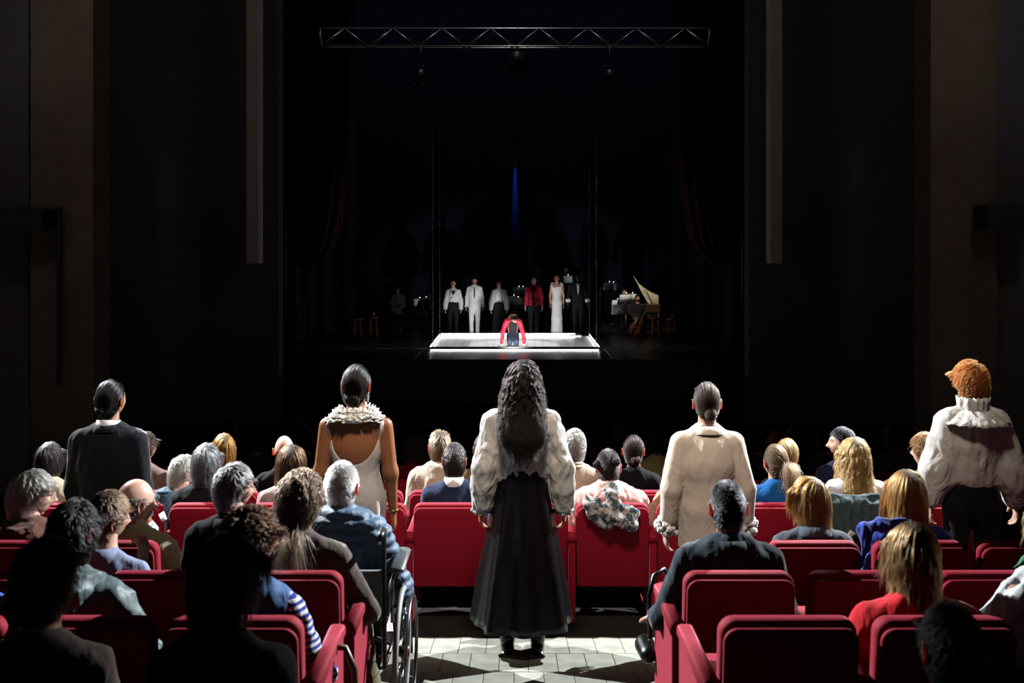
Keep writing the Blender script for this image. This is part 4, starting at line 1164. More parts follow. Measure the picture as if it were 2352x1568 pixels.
def ex_dress(root, J, M, hc, r):
    """long white dress with a deep round back, feather collar, bracelet, earring"""
    zS = J['shoulder'][2]
    P = torso_prims(J, .012, 1.0, .72, True, True) + [(J['pelvis'], J['knee'] * (0, 1, 1), .165, .17, (1, .78, 1)), (J['knee'] * (0, 1, 1), J['ankle'] * (0, 1, 1), .17, .215, (1, .85, 1))]
    V, Fc = sdf_mesh(P, .0115, .04, .045); Fc = flip_if_needed(V, Fc); V = smooth(V, Fc, 1); N = vnormals(V, Fc)
    low = np.clip((zS - .3 - V[:, 2]) / .3, 0, 1)
    a = np.arctan2(V[:, 1], V[:, 0])
    V = V + N * (folds(V, .004, 20, 5, (1, 1, .25)) + low * .010 * np.sin(a * 11 + V[:, 2] * 1.5))[:, None]
    ctr = V[Fc].mean(1); zc = zS + .01
    sc_ = ((ctr[:, 0] / .150) ** 2 + ((ctr[:, 2] - zc) / .225) ** 2 < 1) & (ctr[:, 1] < .02)
    neck = (np.abs(ctr[:, 0]) < .135) & (ctr[:, 2] > zS - .02) & (ctr[:, 1] < .03)
    frontn = (ctr[:, 2] > zS + .03)
    armo = (np.abs(ctr[:, 0]) > .185) & (ctr[:, 2] > zS - .16)
    Fk = Fc[~(sc_ | neck | frontn | armo)]
    bv = np.intersect1d(np.unique(Fc[sc_]), np.unique(Fk)); fx, fz = V[bv, 0] / .150, (V[bv, 2] - zc) / .225; q_ = np.sqrt(fx ** 2 + fz ** 2)
    g_ = (q_ > .8) & (q_ < 1.2) & (V[bv, 1] < .02); bv = bv[g_]; V[bv, 0] /= q_[g_]; V[bv, 2] = zc + (V[bv, 2] - zc) / q_[g_]
    o = MB().add(V, Fk).build('dress', white_crepe, root)
    so = o.modifiers.new('thickness', 'SOLIDIFY'); so.thickness = .004; so.offset = 1
    mb = MB()
    for k in range(420):
        t = r.uniform(0, 2 * math.pi); lay = r.uniform(0, 1); rad = .078 + .050 * lay; c = J['nb'] + np.array([math.cos(t) * rad * 1.15, math.sin(t) * rad * .85 - .01, .030 - .055 * lay + r.uniform(-.008, .01)])
        d = np.array([math.cos(t), math.sin(t), 1.3 - 1.3 * lay + r.uniform(-.2, .2)]); d /= np.linalg.norm(d); L = r.uniform(.028, .046); wv = np.cross(d, (0, 0, 1)); wv /= np.linalg.norm(wv); up = np.cross(wv, d)
        q = [c - d * .012, c + wv * .012 + d * L * .35, c + wv * .009 + d * L * .8, c + d * L, c - wv * .009 + d * L * .8, c - wv * .012 + d * L * .35, c + d * L * .45 + up * .007, c + d * L * .45 - up * .002]
        mb.add(np.array(q), [[i_, (i_ + 1) % 6, 6] for i_ in range(6)] + [[(i_ + 1) % 6, i_, 7] for i_ in range(6)])
    mb.torus(J['nb'] + (0, -.012, .0), .088, .028, (0, 0, 0), 30, 8)
    mb.build('feather_collar', cl('bright_feather', (236, 236, 232), trans=.45, rough=.6, linear=(.6, .6, .58)), root)
    mb = MB(); e = hc + np.array([.072, .0, -.045]) @ M.T
    for k in range(5): mb.ball(hc + np.array([.074, -.005, -.045 - k * .013]) @ M.T, .0052, 8)
    mb.build('earring', mat('pearl', (235, 230, 215), rough=.15, coat=.6), root)
    d = J['WR'] - J['ER']; MB().torus(J['WR'] - d * .03, .031, .004, (0, 0, 0), 20, 6).build('bracelet', mat('gold', (220, 180, 110), rough=.25, metal=1), root)
H = top_h(841, YS)
person('woman in a long white open-backed dress with feather collar, standing left of the middle', place(818, YS), pose='stand', H=H, skin=(156, 102, 68), yaw=-12, fem=True, wd=1.10,
       arms={'both': 'down'}, headscale=1.03, hair=dict(style='slick', col=(18, 13, 13), bun=dict(c=(0, -.076, -.070), r=.036, sq=(1.3, 1, 1)), rough=.22, low=-.05, frizz=0),
       bodyprims=None, extras=ex_dress, bottom=None, seed=2, shoes=(210, 205, 200))

def ex_skirt(root, J, M, hc, r):
    V, f = skirt_mesh(J, J['waist'][2] + .005, .195, .135, .30, .10, .26, 7, .07, 4, ex=.92)
    o = MB().add(V, f).build('skirt', black_satin, root)
    MB().add(*skirt_mesh(J, J['waist'][2] + .03, J['waist'][2] - .02, .137, .14, .103, .106, 3, .003, 5, m=3)).build('waistband', black_wool, root)
    for s in (-1, 1):
        b = MB(); an = J['ankle'] * (s, 1, 1); b.tube([an + (0, -.02, .30), an + (0, -.01, .12), an + (0, 0, 0)], [.058, .050, .044], 14); b.tube([an + (0, -.05, -.02), an + (0, -.055, -.078)], [.022, .012], 8)
        b.build('boot_shaft', black_satin, root)
H = top_h(832, YS)
person('woman with long dark curls, white blouse and long black skirt, standing in the aisle', place(1200, YS), pose='stand', H=H + .0, skin=OLIVE, fem=True, wd=1.06,
       arms={'both': 'wide'}, hair=dict(style='wavy', col=(17, 11, 9), Lmul=.88, nmul=1.8, rough=.34, flare=(.0, -.40, .18), frizz=.10, backoff=.03, curlmul=1.6), headscale=1.04,
       top=dict(name='blouse', mat=white_silk, inf=.022, hem=None, hips=False, puff=.032, up=1.2, bodypuff=.022, fold=.010, ffreq=26, stretch=(1, 1, .35), k=.03, cuff=white_silk, cuffkind='ruffle', short=.10, vox=.0105, collar='shirt'),
       bottom=None, extras=ex_skirt, seed=3)

H = top_h(881, YS)
person('person with low dark bun, long ivory jacket and fluffy cuffs, standing in the aisle', place(1624, YS), pose='stand', H=H, skin=PALE, wd=.98,
       arms={'both': 'wide'}, hair=dict(style='slick', col=(48, 34, 26), bun=dict(c=(0.006, -.100, -.058), r=.031, fuzz=.10, sq=(1, 1, 1.15)), rough=.34, low=.10),
       top=dict(mat=ivory, inf=.024, hem=.655 * H / 1.66, sq=.80, collar='lapel', fold=.0035, stretch=(1, 1, .3), up=1.1, wx=1.0, k=.014, short=.24, cuff=cl('white_fur', (240, 238, 236), sheen=.6), cuffkind='fur', vox=.0115, puff=.010),
       exprims=[('pelvis', (0, 0, 0), 'pelvis', (0, -.0, -.30), .165, .176, (1, .76, 1))], bottom=tr(ivory), seed=4)

def ex_highneck(root, J, M, hc, r):
    mb = MB(); ruffle(mb, J['nb'] + (0, -.004, -.01), (0, .02, 1), .086, .088, .105, r, 60, 13); ruffle(mb, J['nb'] + (0, -.008, .022), (0, 0, -1), .088, .205, .075, r, 60, 11)
    mb.build('ruffled_collar', white_silk, root)
H = top_h(834, YS)
person('woman with curly ginger hair in a white high-necked batwing blouse, standing at the right', place(2232, YS), pose='stand', H=H, skin=PALE, yaw=22, fem=True, wd=1.02,
       arms={'L': ((-.060, .0, -.28), (-.075, .03, -.48)), 'R': ((.075, -.01, -.28), (.11, .03, -.48))},
       hair=dict(style='curly', col=(176, 104, 44), Lmul=.62, nmul=1.2, rough=.4, low=.12), headscale=.98,
       top=dict(name='blouse', mat=white_silk, inf=.022, hips=False, puff=.030, up=1.15, bodypuff=.030, fold=.008, ffreq=18, stretch=(1, 1, .3), k=.05, vox=.0115, sq=.72, short=.14),
       exprims=[('SL', (.02, 0, -.12), 'EL', (.03, 0, -.06), .05, .07), ('SR', (-.02, 0, -.12), 'ER', (-.03, 0, -.06), .05, .07)],
       bottom=dict(mat=black_wool), extras=ex_highneck, seed=5)

# ------------------------------------------------------------------ seated audience
def sit(label, px, py, y, **k):
    k.setdefault('bottom', dark_trs)
    return person(label, place(px, y), H=top_h(py, y), pose='sit', **k)
def T(m, **k):
    d = dict(mat=m); d.update(k); return d
BALDC = lambda thr: (lambda d: (d[:, 2] > thr) | ((d[:, 1] > .35)))
RY = {0: 3.66, 1: 4.50, 2: 5.36, 3: 7.06, 4: 7.90, 5: 8.76}
brown, dkbrown, blackh, greyh, whiteh, blond, dkblond = (74, 50, 34), (46, 32, 26), (26, 24, 26), (128, 128, 130), (196, 192, 186), (176, 140, 88), (134, 104, 66)

# nearest silhouettes, out of the light
sit('unlit person seen from behind as a black silhouette at the near left corner', 92, 1246, 2.86, skin=OLIVE, wd=1.0, yaw=-10, hair=dict(style='short', col=(20, 15, 13), Lmul=1.2, nmul=.7), top=T(brownw, hem=.3), seed=21, legs=False)
sit('black silhouette of a person with jaw-length hair, behind the striped jersey', 508, 1240, 2.80, skin=TAN, wd=.96, yaw=-30, hair=dict(style='bob', col=(20, 15, 13), Lmul=.62, nmul=.6), top=T(black_wool, hem=.3), seed=22, legs=False)
sit('unlit person seen from behind as a black silhouette at the near right', 2195, 1402, 2.80, skin=OLIVE, wd=1.0, hair=dict(style='short', col=(14, 12, 12), nmul=.6), top=T(black_wool, hem=.3), seed=23, legs=False)
# nearest row
sit('man with thick dark hair in a slate green anorak, nearest row on the left', 160, 1156, RY[0], skin=FAIR, yaw=-12, wd=1.10, arms={'L': 'lap', 'R': ((.10, .05, -.25), (.12, .24, -.36))},
    hair=dict(style='shaggy', col=(24, 21, 21), rough=.3), headscale=.97, top=T(slate, inf=.034, fold=.017, ffreq=17, collar='hood', vox=.0115), seed=31)
sit('curly haired woman with glasses in a blue and white striped jersey and blue vest', 566, 1176, RY[0], skin=FAIR, yaw=-52, fem=True, wd=1.0,
    arms={'L': 'lap', 'R': ((.11, .05, -.27), (.06, .30, -.38))}, hair=dict(style='curly', col=(80, 56, 40), Lmul=.8), headscale=.98, specs=specs_m,
    top=T(striped, inf=.016, wrinkle=.003, name='jersey'), seed=32,
    extras=lambda root, J, M, hc, r: vest(root, J, cl('blue_vest', (52, 96, 150), rough=.7), 1.0, 32))

sit('light brown haired woman in a bright red jumper, nearest row on the right', 2102, 1206, RY[0], skin=FAIR, yaw=14, fem=True, wd=1.12, hair=dict(style='long', col=(124, 96, 60), Lmul=.50, nmul=1.2), headscale=.97,
    arms={'both': 'rest'}, top=T(redk, inf=.024, name='jumper'), seed=33)
sit('blond person in a crumpled white shirt cut off by the right edge', 2438, 1142, 3.62, skin=FAIR, fem=True, yaw=20, hair=dict(style='long', col=(170, 128, 70), Lmul=.35), arms={'L': ((-.10, .05, -.25), (-.12, .22, -.36)), 'R': 'lap'},
    top=T(whites, inf=.034, fold=.018, ffreq=18, name='shirt', puff=.015), seed=34, wd=1.12)
sit('person in a blue jersey, mostly hidden behind the near left silhouette', -85, 1190, RY[0], skin=FAIR, hair=dict(style='short', col=brown, nmul=.6), wd=1.05, top=T(cobalt, inf=.022, name='jersey'), seed=35)
# second row
sit('person with a mop of brown curls in a brown-grey jumper leaning on an armrest', 684, 1096, RY[1], skin=FAIR, yaw=-12, fem=True, wd=1.12, legs=False, arms={'L': 'lap', 'R': ((.13, .05, -.27), (.06, .26, -.34))},
    hair=dict(style='curly', col=(78, 62, 48), Lmul=1.1, nmul=1.2, pony=(.035, -.085, -.10)), headscale=1.10, top=T(brownw, inf=.024, fold=.007, name='jumper', collar='roll'), seed=41)
def ex_facehand(root, J, M, hc, r):
    pass
sit('man with short greying hair and glasses resting his cheek on a raised hand', 240, 1134, RY[1], skin=PALE, yaw=-38, pitch=-6, roll=6, hair=dict(style='short', col=(120, 96, 76), Lmul=.8), specs=specs_m, headscale=1.02,
    arms={'L': 'lap', 'R': ((.07, .17, -.28), (-.035, .13, -.03))}, hand_dirs={'R': ((.05, .1, 1), (-1, .3, 0))}, hcurl=.9, top=T(cl('pale_blue_shirt', (150, 160, 190)), inf=.014, name='shirt', collar='shirt'), seed=42)
sit('man with dark cropped hair in a black jacket, aisle seat on the right', 1674, 1109, RY[1], skin=FAIR, wd=1.16, arms={'L': ((-.11, .04, -.27), (-.10, .30, -.36)), 'R': ((.09, .05, -.28), (.0, .3, -.36))},
    hair=dict(style='buzz', col=(26, 25, 27), Lmul=1.1), headscale=1.0, top=T(cl('dark_jacket', (50, 62, 70)), inf=.030, fold=.007, collar='lapel'), seed=43)
# third row and the wheelchair place
sit('balding man with dark rimmed glasses in a beige jacket, third row on the left', 306, 1108, RY[2], skin=PALE, yaw=-44, pitch=-6, wd=1.10, hair=dict(style='buzz', col=(150, 130, 110), bald=BALDC(.30), nmul=.6), specs=specs_m, headscale=1.10,
    arms={'both': 'rest'}, top=T(beige, inf=.034, collar='shirt', fold=.009), seed=51)
sit('grey haired man with glasses in profile, pale scarf, at the far left', 66, 1090, RY[2], skin=PALE, yaw=-66, pitch=-6, wd=1.10, hair=dict(style='shaggy', col=(176, 172, 164), Lmul=1.15), specs=specs_m, headscale=1.10,
    top=T(cl('brown_coat', (110, 74, 62)), inf=.032, collar='hood', name='coat'), seed=52)
sit('grey haired man with glasses in a black coat, beside the brown curls', 532, 1068, 4.85, skin=PALE, yaw=-56, pitch=-4, wd=1.05, hair=dict(style='short', col=(118, 118, 120), Lmul=1.0), specs=specs_m, headscale=.97,
    top=T(black_wool, inf=.028, collar='lapel', name='coat'), seed=53)
sit('white haired man in a blue quilted puffer jacket sitting in the wheelchair', 783, 1066, 5.0, skin=PALE, yaw=-10, wd=1.12, arms={'L': 'lap', 'R': ((.10, .04, -.27), (.08, .28, -.38))},
    hair=dict(style='buzz', col=(226, 220, 214), Lmul=1.3, nmul=1.2, bald=lambda d: (d[:, 2] < .0) & (d[:, 1] > .0)), headscale=1.04, top=T(puffer, inf=.050, fold=.006, quilt=.048, collar='roll'), seed=54)
sit('woman with a straight light brown bob turned to the left, grey jacket', 1866, 1099, RY[2], skin=PALE, yaw=52, fem=True, wd=1.02, hair=dict(style='bob', col=(150, 112, 60), Lmul=.84, nmul=1.2), headscale=.96,
    top=T(greyj, inf=.022, collar='lapel'), seed=55)
sit('woman with long light brown hair, cobalt blue scarf hanging over her seat', 2086, 1086, RY[2], skin=PALE, yaw=12, fem=True, wd=1.0, hair=dict(style='long', col=(160, 118, 66), Lmul=.74, nmul=1.25), headscale=1.04,
    top=T(cobalt, inf=.022, name='jumper'), seed=56)
# fourth row (just in front of the standing people)
sit('woman with a smooth dark bob in a cream coat at the far left', 108, 1018, RY[3], skin=FAIR, fem=True, yaw=-10, hair=dict(style='bob', col=(46, 40, 42), Lmul=.62), headscale=.95, top=T(cream, inf=.030, name='coat', collar='lapel'), seed=61)
sit('white haired man bending his head, blue-grey jacket, beside the dinner jacket', 378, 1054, RY[3], skin=PALE, yaw=-42, pitch=-22, wd=1.0, hdx=.09, lean=.18, hair=dict(style='short', col=(200, 198, 190)), top=T(tealj, inf=.03, collar='roll'), seed=62)
sit('person with steel grey bobbed hair in a black coat, fourth row', 471, 1029, 6.95, skin=PALE, wd=1.05, yaw=0, hair=dict(style='bob', col=(112, 116, 120), Lmul=.46, nmul=1.0), headscale=1.14, top=T(black_wool, inf=.03, collar='roll', name='coat'), seed=63)
sit('woman with long brown hair and a pale top, left of the white dress', 667, 1030, RY[3], skin=FAIR, fem=True, yaw=14, wd=1.1, hair=dict(style='long', col=(82, 58, 36), Lmul=.62, nmul=1.1), headscale=1.12, top=T(cl('mauve_top', (176, 156, 156)), inf=.02, name='blouse'), seed=64)
sit('man with dark grey hair, white collar and navy jumper, left of the skirt', 1043, 1021, RY[3], skin=FAIR, wd=1.08, hair=dict(style='short', col=(48, 42, 40), Lmul=.9, rough=.25, low=-.02), top=T(navy, inf=.022, shirt=whites, name='jumper'), seed=65)
sit('person with two dark hair buns in a pale pink hooded fleece', 1398, 1037, RY[3], skin=TAN, fem=True, wd=1.28, hair=dict(style='buzz', col=(48, 42, 42), Lmul=1.6, rough=.4, nmul=1.2), headscale=1.04,
    arms={'both': 'rest'}, top=T(pink, inf=.050, collar='hood', fold=.009, name='fleece'), seed=66, extras=lambda root, J, M, hc, r: buns(root, hc, M, (48, 42, 42), r))
sit('person in a peach jumper, mostly hidden behind the long ivory jacket', 1590, 1030, RY[3], skin=FAIR, fem=True, hair=dict(style='short', col=brown, nmul=.6), wd=1.25, arms={'L': ((-.13, .06, -.25), (-.10, .25, -.32)), 'R': 'lap'}, top=T(peach, inf=.024, name='jumper'), seed=67)
sit('woman with a brown ponytail in a bright blue knitted jumper, fourth row', 1783, 1026, RY[3], skin=FAIR, yaw=12, fem=True, hair=dict(style='slick', col=(96, 72, 48), pony=(.03, -.098, .0), rough=.4), headscale=1.05, top=T(blue, inf=.028, name='jumper'), seed=68)
sit('woman with very long wavy blond hair, fourth row under the man in profile', 1966, 1010, RY[3], skin=FAIR, yaw=0, fem=True, wd=1.05, hair=dict(style='wavy', col=(176, 142, 90), Lmul=1.0, nmul=1.2), headscale=1.06, top=T(whites, inf=.022, name='blouse'), seed=69)
sit('person with short light brown curls, glasses and a grey shirt, beside the batwing blouse', 2130, 1002, RY[3], skin=PALE, yaw=36, hair=dict(style='curly', col=(130, 96, 56), Lmul=.35, low=.06), specs=specs_m, top=T(bluegrey, inf=.024, name='shirt', collar='shirt'), seed=70)
# fifth row
sit('man with dark hair and glasses seen behind the dinner jacket sleeve, fifth row', 330, 995, RY[4], skin=FAIR, yaw=-24, hair=dict(style='short', col=dkbrown, nmul=.8), specs=specs_m, top=T(cl('mauve_coat', (150, 124, 118)), inf=.026, name='coat'), seed=71)
sit('woman with golden brown bobbed hair, fifth row on the left', 512, 1002, RY[4], skin=FAIR, fem=True, yaw=20, hair=dict(style='bob', col=(160, 112, 48), Lmul=.52), headscale=1.05, top=T(black_wool, inf=.02, name='jumper'), seed=72)
sit('bald man, fifth row on the left beside the wavy brown hair', 651, 1002, RY[4], skin=PALE, yaw=8, hair=None, top=T(black_wool, inf=.02, name='jumper', collar='roll'), seed=73)
sit('person with short sandy grey hair in a cream jumper, fifth row', 1010, 994, RY[4], skin=FAIR, wd=1.15, yaw=6, hair=dict(style='short', col=(140, 118, 88), Lmul=1.2), headscale=1.06, top=T(cream2, inf=.032, name='jumper', collar='shirt'), seed=74)
sit('person in a tan jumper, mostly hidden behind the middle blouse, fifth row', 1112, 1000, RY[4], skin=TAN, hair=dict(style='short', col=dkbrown, nmul=.6), wd=1.1, top=T(tanw, inf=.024, name='jumper'), seed=75)
sit('person with a white curly perm in a cream roll neck jumper, fifth row', 1319, 992, RY[4], skin=FAIR, fem=True, wd=1.05, hair=dict(style='curly', col=(200, 198, 192), Lmul=.42, low=.08), headscale=1.0, top=T(cream2, inf=.026, name='jumper', collar='roll'), seed=76)
sit('woman with dark hair pinned up and a black top, beyond the pink fleece', 1456, 1003, RY[4], skin=TAN, fem=True, wd=1.02, yaw=-10, hair=dict(style='slick', col=(44, 30, 28), bun=dict(c=(.02, -.088, -.055), r=.036)), headscale=1.03, top=T(black_wool, inf=.022, name='top'), seed=77)
sit('blond woman with curls at the nape, fifth row behind the brown ponytail', 1808, 1015, RY[4], skin=FAIR, fem=True, yaw=-20, hair=dict(style='shaggy', col=(186, 152, 94), Lmul=1.5, pony=(.06, -.08, -.05)), headscale=1.08, top=T(black_wool, inf=.02, name='jumper'), seed=78)
sit('dark haired man in profile looking left, fifth row on the right', 1938, 985, RY[4], skin=PALE, yaw=80, hair=dict(style='short', col=(44, 44, 48), Lmul=.55), headscale=1.05, beard=(.55, .5, .5), top=T(navy, inf=.022, name='jumper'), seed=79)
# sixth row
sit('dim man with cropped hair in a khaki shirt, sixth row', 1506, 985, RY[5], skin=(150, 100, 74), hair=dict(style='buzz', col=blackh), top=T(khaki, inf=.022, name='shirt', collar='shirt'), seed=81)
sit('dim red-haired head just above the blond woman, sixth row', 1790, 994, RY[5], skin=FAIR, hair=dict(style='shaggy', col=(120, 60, 34)), top=T(black_wool, inf=.02), seed=82)
sit('dim woman in a dark red top, sixth row left of the cream jumper', 952, 998, RY[5], skin=TAN, fem=True, yaw=30, hair=dict(style='bob', col=dkbrown, Lmul=.6), top=T(cl('dark_red_top', (110, 18, 34)), inf=.022, name='top'), seed=83)
# barely lit rows nearer the stage: look-alikes, copied
def copy_person(src, loc, label, group):
    o = copy_tree(src); o.location = loc; tag(o, label, 'person', group); return o
dl = 'barely visible spectator in the dark rows toward the stage'; dg = 'spectators in the dark rows'
d0, _ = sit(dl, 590, 985, 9.5, skin=OLIVE, hair=dict(style='short', col=dkbrown, nmul=.4), top=T(charcoal, inf=.02, vox=.017), seed=91, group=dg)
d1, _ = sit(dl, 1150, 975, 9.5, skin=FAIR, fem=True, hair=dict(style='bob', col=dkbrown, Lmul=.5, nmul=.4), top=T(brownw, inf=.02, vox=.017), seed=92, group=dg)
for i, (px, y) in enumerate(((430, 9.5), (700, 9.5), (860, 9.5), (1010, 9.5), (1290, 9.5), (1430, 9.5), (1580, 9.5), (1740, 9.5), (1900, 9.5), (2060, 9.5), (520, 10.4), (680, 10.4), (820, 10.4), (980, 10.4), (1090, 10.4), (1370, 10.4), (1500, 10.4), (1660, 10.4), (1830, 10.4))):
    copy_person((d0, d1)[(i * 7 // 3) % 2], place(px, y), dl, dg)
for px, y in ((590, 9.35), (1150, 9.35), (430, 9.35), (700, 9.35), (860, 9.35), (1010, 9.35), (1290, 9.35), (1430, 9.35), (1580, 9.35), (1740, 9.35), (1900, 9.35), (2060, 9.35)):
    s_ = seat(cx(px, y) - .25, y - .12, 'dark theatre seat in the unlit rows toward the stage', .503, .05, 'R', 'seats in the unlit rows')
# ------------------------------------------------------------------ performers on the stage
yp = 29.95
def perf(label, px, py, y=yp, **k):
    H = (772 - py) * y / F_PX + .0
    k.setdefault('voxel', .016)
    return person(label, (cx(px, y), y, STAGE_Z), rz=math.pi, pose='stand', H=H, **k)
LIPS = dict()
def ex_lapels(cm, shirtm, tie=None):
    def f(root, J, M, hc, r):
        sh, ch, wa = J['shoulder'], J['chest'], J['waist']
        z0, z1 = J['nb'][2] + .005, wa[2] + .04
        mb = MB(); mb.add(np.array([(-.062, .085, z0), (.062, .085, z0), (.05, .128, z0 - .10), (0, .136, z1), (-.05, .128, z0 - .10), (0, .10, z0 - .04), (0, .14, z0 - .14)]),
                          [[0, 5, 6, 4], [5, 1, 2, 6], [4, 6, 3], [6, 2, 3]])
        o = mb.build('shirt_front', shirtm, root); so = o.modifiers.new('t', 'SOLIDIFY'); so.thickness = .006
        for s in (-1, 1):
            mb = MB(); q = [(s * .060, .078, z0 + .01), (s * .115, .118, z0 - .13), (s * .085, .135, z0 - .15), (s * .006, .150, z1), (s * .030, .143, z0 - .16), (s * .045, .118, z0 - .06)]
            mb.add(np.array(q), [[0, 1, 5], [1, 2, 4, 5], [2, 3, 4]] if s > 0 else [[5, 1, 0], [5, 4, 2, 1], [4, 3, 2]])
            o = mb.build('lapel', cm, root); so = o.modifiers.new('t', 'SOLIDIFY'); so.thickness = .008; so.offset = 0
        if tie is not None:
            mb = MB(); mb.prism([(-.012, z0 - .03), (.012, z0 - .03), (.022, z1 + .03), (0, z1 - .01), (-.022, z1 + .03)], 1, .143, .150); mb.build('tie', tie, root)
    return f
person_w = dict(mat=white_silk, inf=.016, hips=False, puff=.032, up=1.2, bodypuff=.015, fold=.008, ffreq=22, cuff=white_silk, cuffkind='ruffle', name='blouse', short=.12)
def ex_wrap(root, J, M, hc, r):
    z0, zw = J['nb'][2], J['waist'][2]
    for s in (-1, 1):
        mb = MB(); mb.tube([(s * .062, -.03, z0 + .015), (s * .085, .06, z0 - .02), (s * .055, .125, z0 - .14), (-s * .06, .142, zw + .06)], [.022, .032, .030, .012], 10, 0, .55)
        mb.build('wrap_collar', white_silk, root)
    mb = MB(); mb.add(np.array([(-.05, .115, z0 - .05), (.05, .115, z0 - .05), (.0, .142, z0 - .20), (0, .118, z0 - .05)]), [[0, 3, 2], [3, 1, 2]]); o = mb.build('black_inset', black_wool, root)
perf('singer with a wrapped white blouse and black trousers, leftmost of the row on stage', 1041, 642, skin=FAIR, fem=True, arms={'both': 'wide'}, hair=dict(style='slick', col=dkbrown, bun=dict(c=(0, -.1, -.03), r=.03)), top=dict(person_w), bottom=tr(black_wool), extras=ex_wrap, seed=101)
perf('bearded man in a white suit with a dark tie on stage', 1090, 636, skin=OLIVE, wd=1.1, arms={'both': 'wide'}, hair=dict(style='short', col=dkbrown), beard=(.25, .2, .18),
     top=dict(mat=white_crepe, inf=.020, hem=.80, collar='lapel', up=1.1, short=.1, wx=1.08, fold=.004, cuff=whites, cuffkind='ruffle'), bottom=dict(mat=white_crepe, inf=.012), extras=ex_lapels(white_crepe, whites, black_wool), seed=102, shoes=(200, 198, 195))
def ex_pskirt(root, J, M, hc, r):
    MB().add(*skirt_mesh(J, J['waist'][2] + .01, .10, .128, .21, .095, .17, 6, .06, 14, n=48, m=10)).build('skirt', black_wool, root)
    mb = MB(); mb.torus(J['waist'] + (0, 0, .0), .124, .016, (0, 0, 0), 30, 6); mb.v[-1][:, 1] *= .76; mb.build('belt', black_satin, root)
    mb = MB(); mb.ball(J['waist'] + (0, .105, 0), (.02, .006, .016), 8); mb.build('belt_buckle', mat('gold', (220, 180, 110), rough=.25, metal=1), root)
perf('long haired singer in a white wide-collared blouse and black skirt on stage', 1146, 643, skin=FAIR, fem=True, arms={'both': 'wide'}, hair=dict(style='long', col=dkbrown, Lmul=.6, nmul=.7), top=dict(person_w, collar='lapel'), bottom=None, extras=ex_pskirt, seed=103)
velvet = cl('red_velvet_jacket', (150, 12, 34), rough=.5, sheen=.2, sheen_tint=(1, .4, .45), bump=(40, .8, .01))
def ex_open(root, J, M, hc, r):
    ex_lapels(velvet, black_wool)(root, J, M, hc, r)
    z0, z1 = J['nb'][2] - .0, J['pelvis'][2] - .12
    P = torso_prims(J, .012, .80, .98)
    V, Fc = sdf_mesh(P, .016, .03); Fc = flip_if_needed(V, Fc); MB().add(V, Fc).build('black_shirt', black_wool, root)
perf('man in an open dark red velvet jacket over black on stage', 1226, 636, skin=PALE, wd=1.1, arms={'both': 'wide'}, hair=dict(style='buzz', col=greyh, Lmul=1.2), top=dict(mat=velvet, inf=.020, hem=.80, up=1.1, short=.1, wx=1.1, sq=.60, fold=.007), bottom=tr(black_wool), extras=ex_open, seed=104)
def ex_pdress(root, J, M, hc, r):
    P = torso_prims(J, .012, 1.0, .72, True, True) + [(J['pelvis'], J['knee'] * (0, 1, 1), .155, .16, (1, .78, 1)), (J['knee'] * (0, 1, 1), J['ankle'] * (0, 1, 1), .16, .185, (1, .85, 1))]
    V, Fc = sdf_mesh(P, .015, .04, .03); Fc = flip_if_needed(V, Fc); zS = J['shoulder'][2]
    V = V + vnormals(V, Fc) * folds(V, .003, 18, 5, (1, 1, .2))[:, None]
    ctr = V[Fc].mean(1); V_k = Fc[~((ctr[:, 2] > zS - .02) | ((np.abs(ctr[:, 0]) > .155) & (ctr[:, 2] > zS - .18)))]
    o = MB().add(V, V_k).build('dress', white_crepe, root); so = o.modifiers.new('t', 'SOLIDIFY'); so.thickness = .004
    mb = MB()
    for s in (-1, 1):
        for k in range(40):
            t = k / 40; p = np.array([s * (.10 + .05 * math.sin(t * 3.1)), -.08 + .20 * t, zS + .075 - .15 * t ** 2]); mb.ball(p + r.normal(size=3) * .014, r.uniform(.016, .028), 5)
    mb.build('feather_collar', cl('white_feather', (236, 236, 232)), root)
perf('woman in a sleeveless long white dress with a feather collar on stage', 1279, 630, skin=TAN, fem=True, hair=dict(style='slick', col=(110, 60, 34), bun=dict(c=(0, -.1, -.05), r=.035), nmul=.7), bottom=None, extras=ex_pdress, seed=105)
perf('tall man in a black suit with fluffy white cuffs, rightmost of the row', 1327, 627, skin=DARK, wd=1.08, arms={'both': ((.09, .0, -.28), (.12, .05, -.48)), 'L': ((-.09, 0, -.28), (-.12, .05, -.48))}, hair=dict(style='buzz', col=blackh), beard=(.5, .45, .4),
     top=dict(mat=black_wool, inf=.020, hem=.80, collar='lapel', up=1.1, short=.15, cuff=cl('white_fur', (240, 238, 236)), cuffkind='fur'), bottom=tr(black_wool), extras=ex_lapels(black_wool, whites), seed=106)

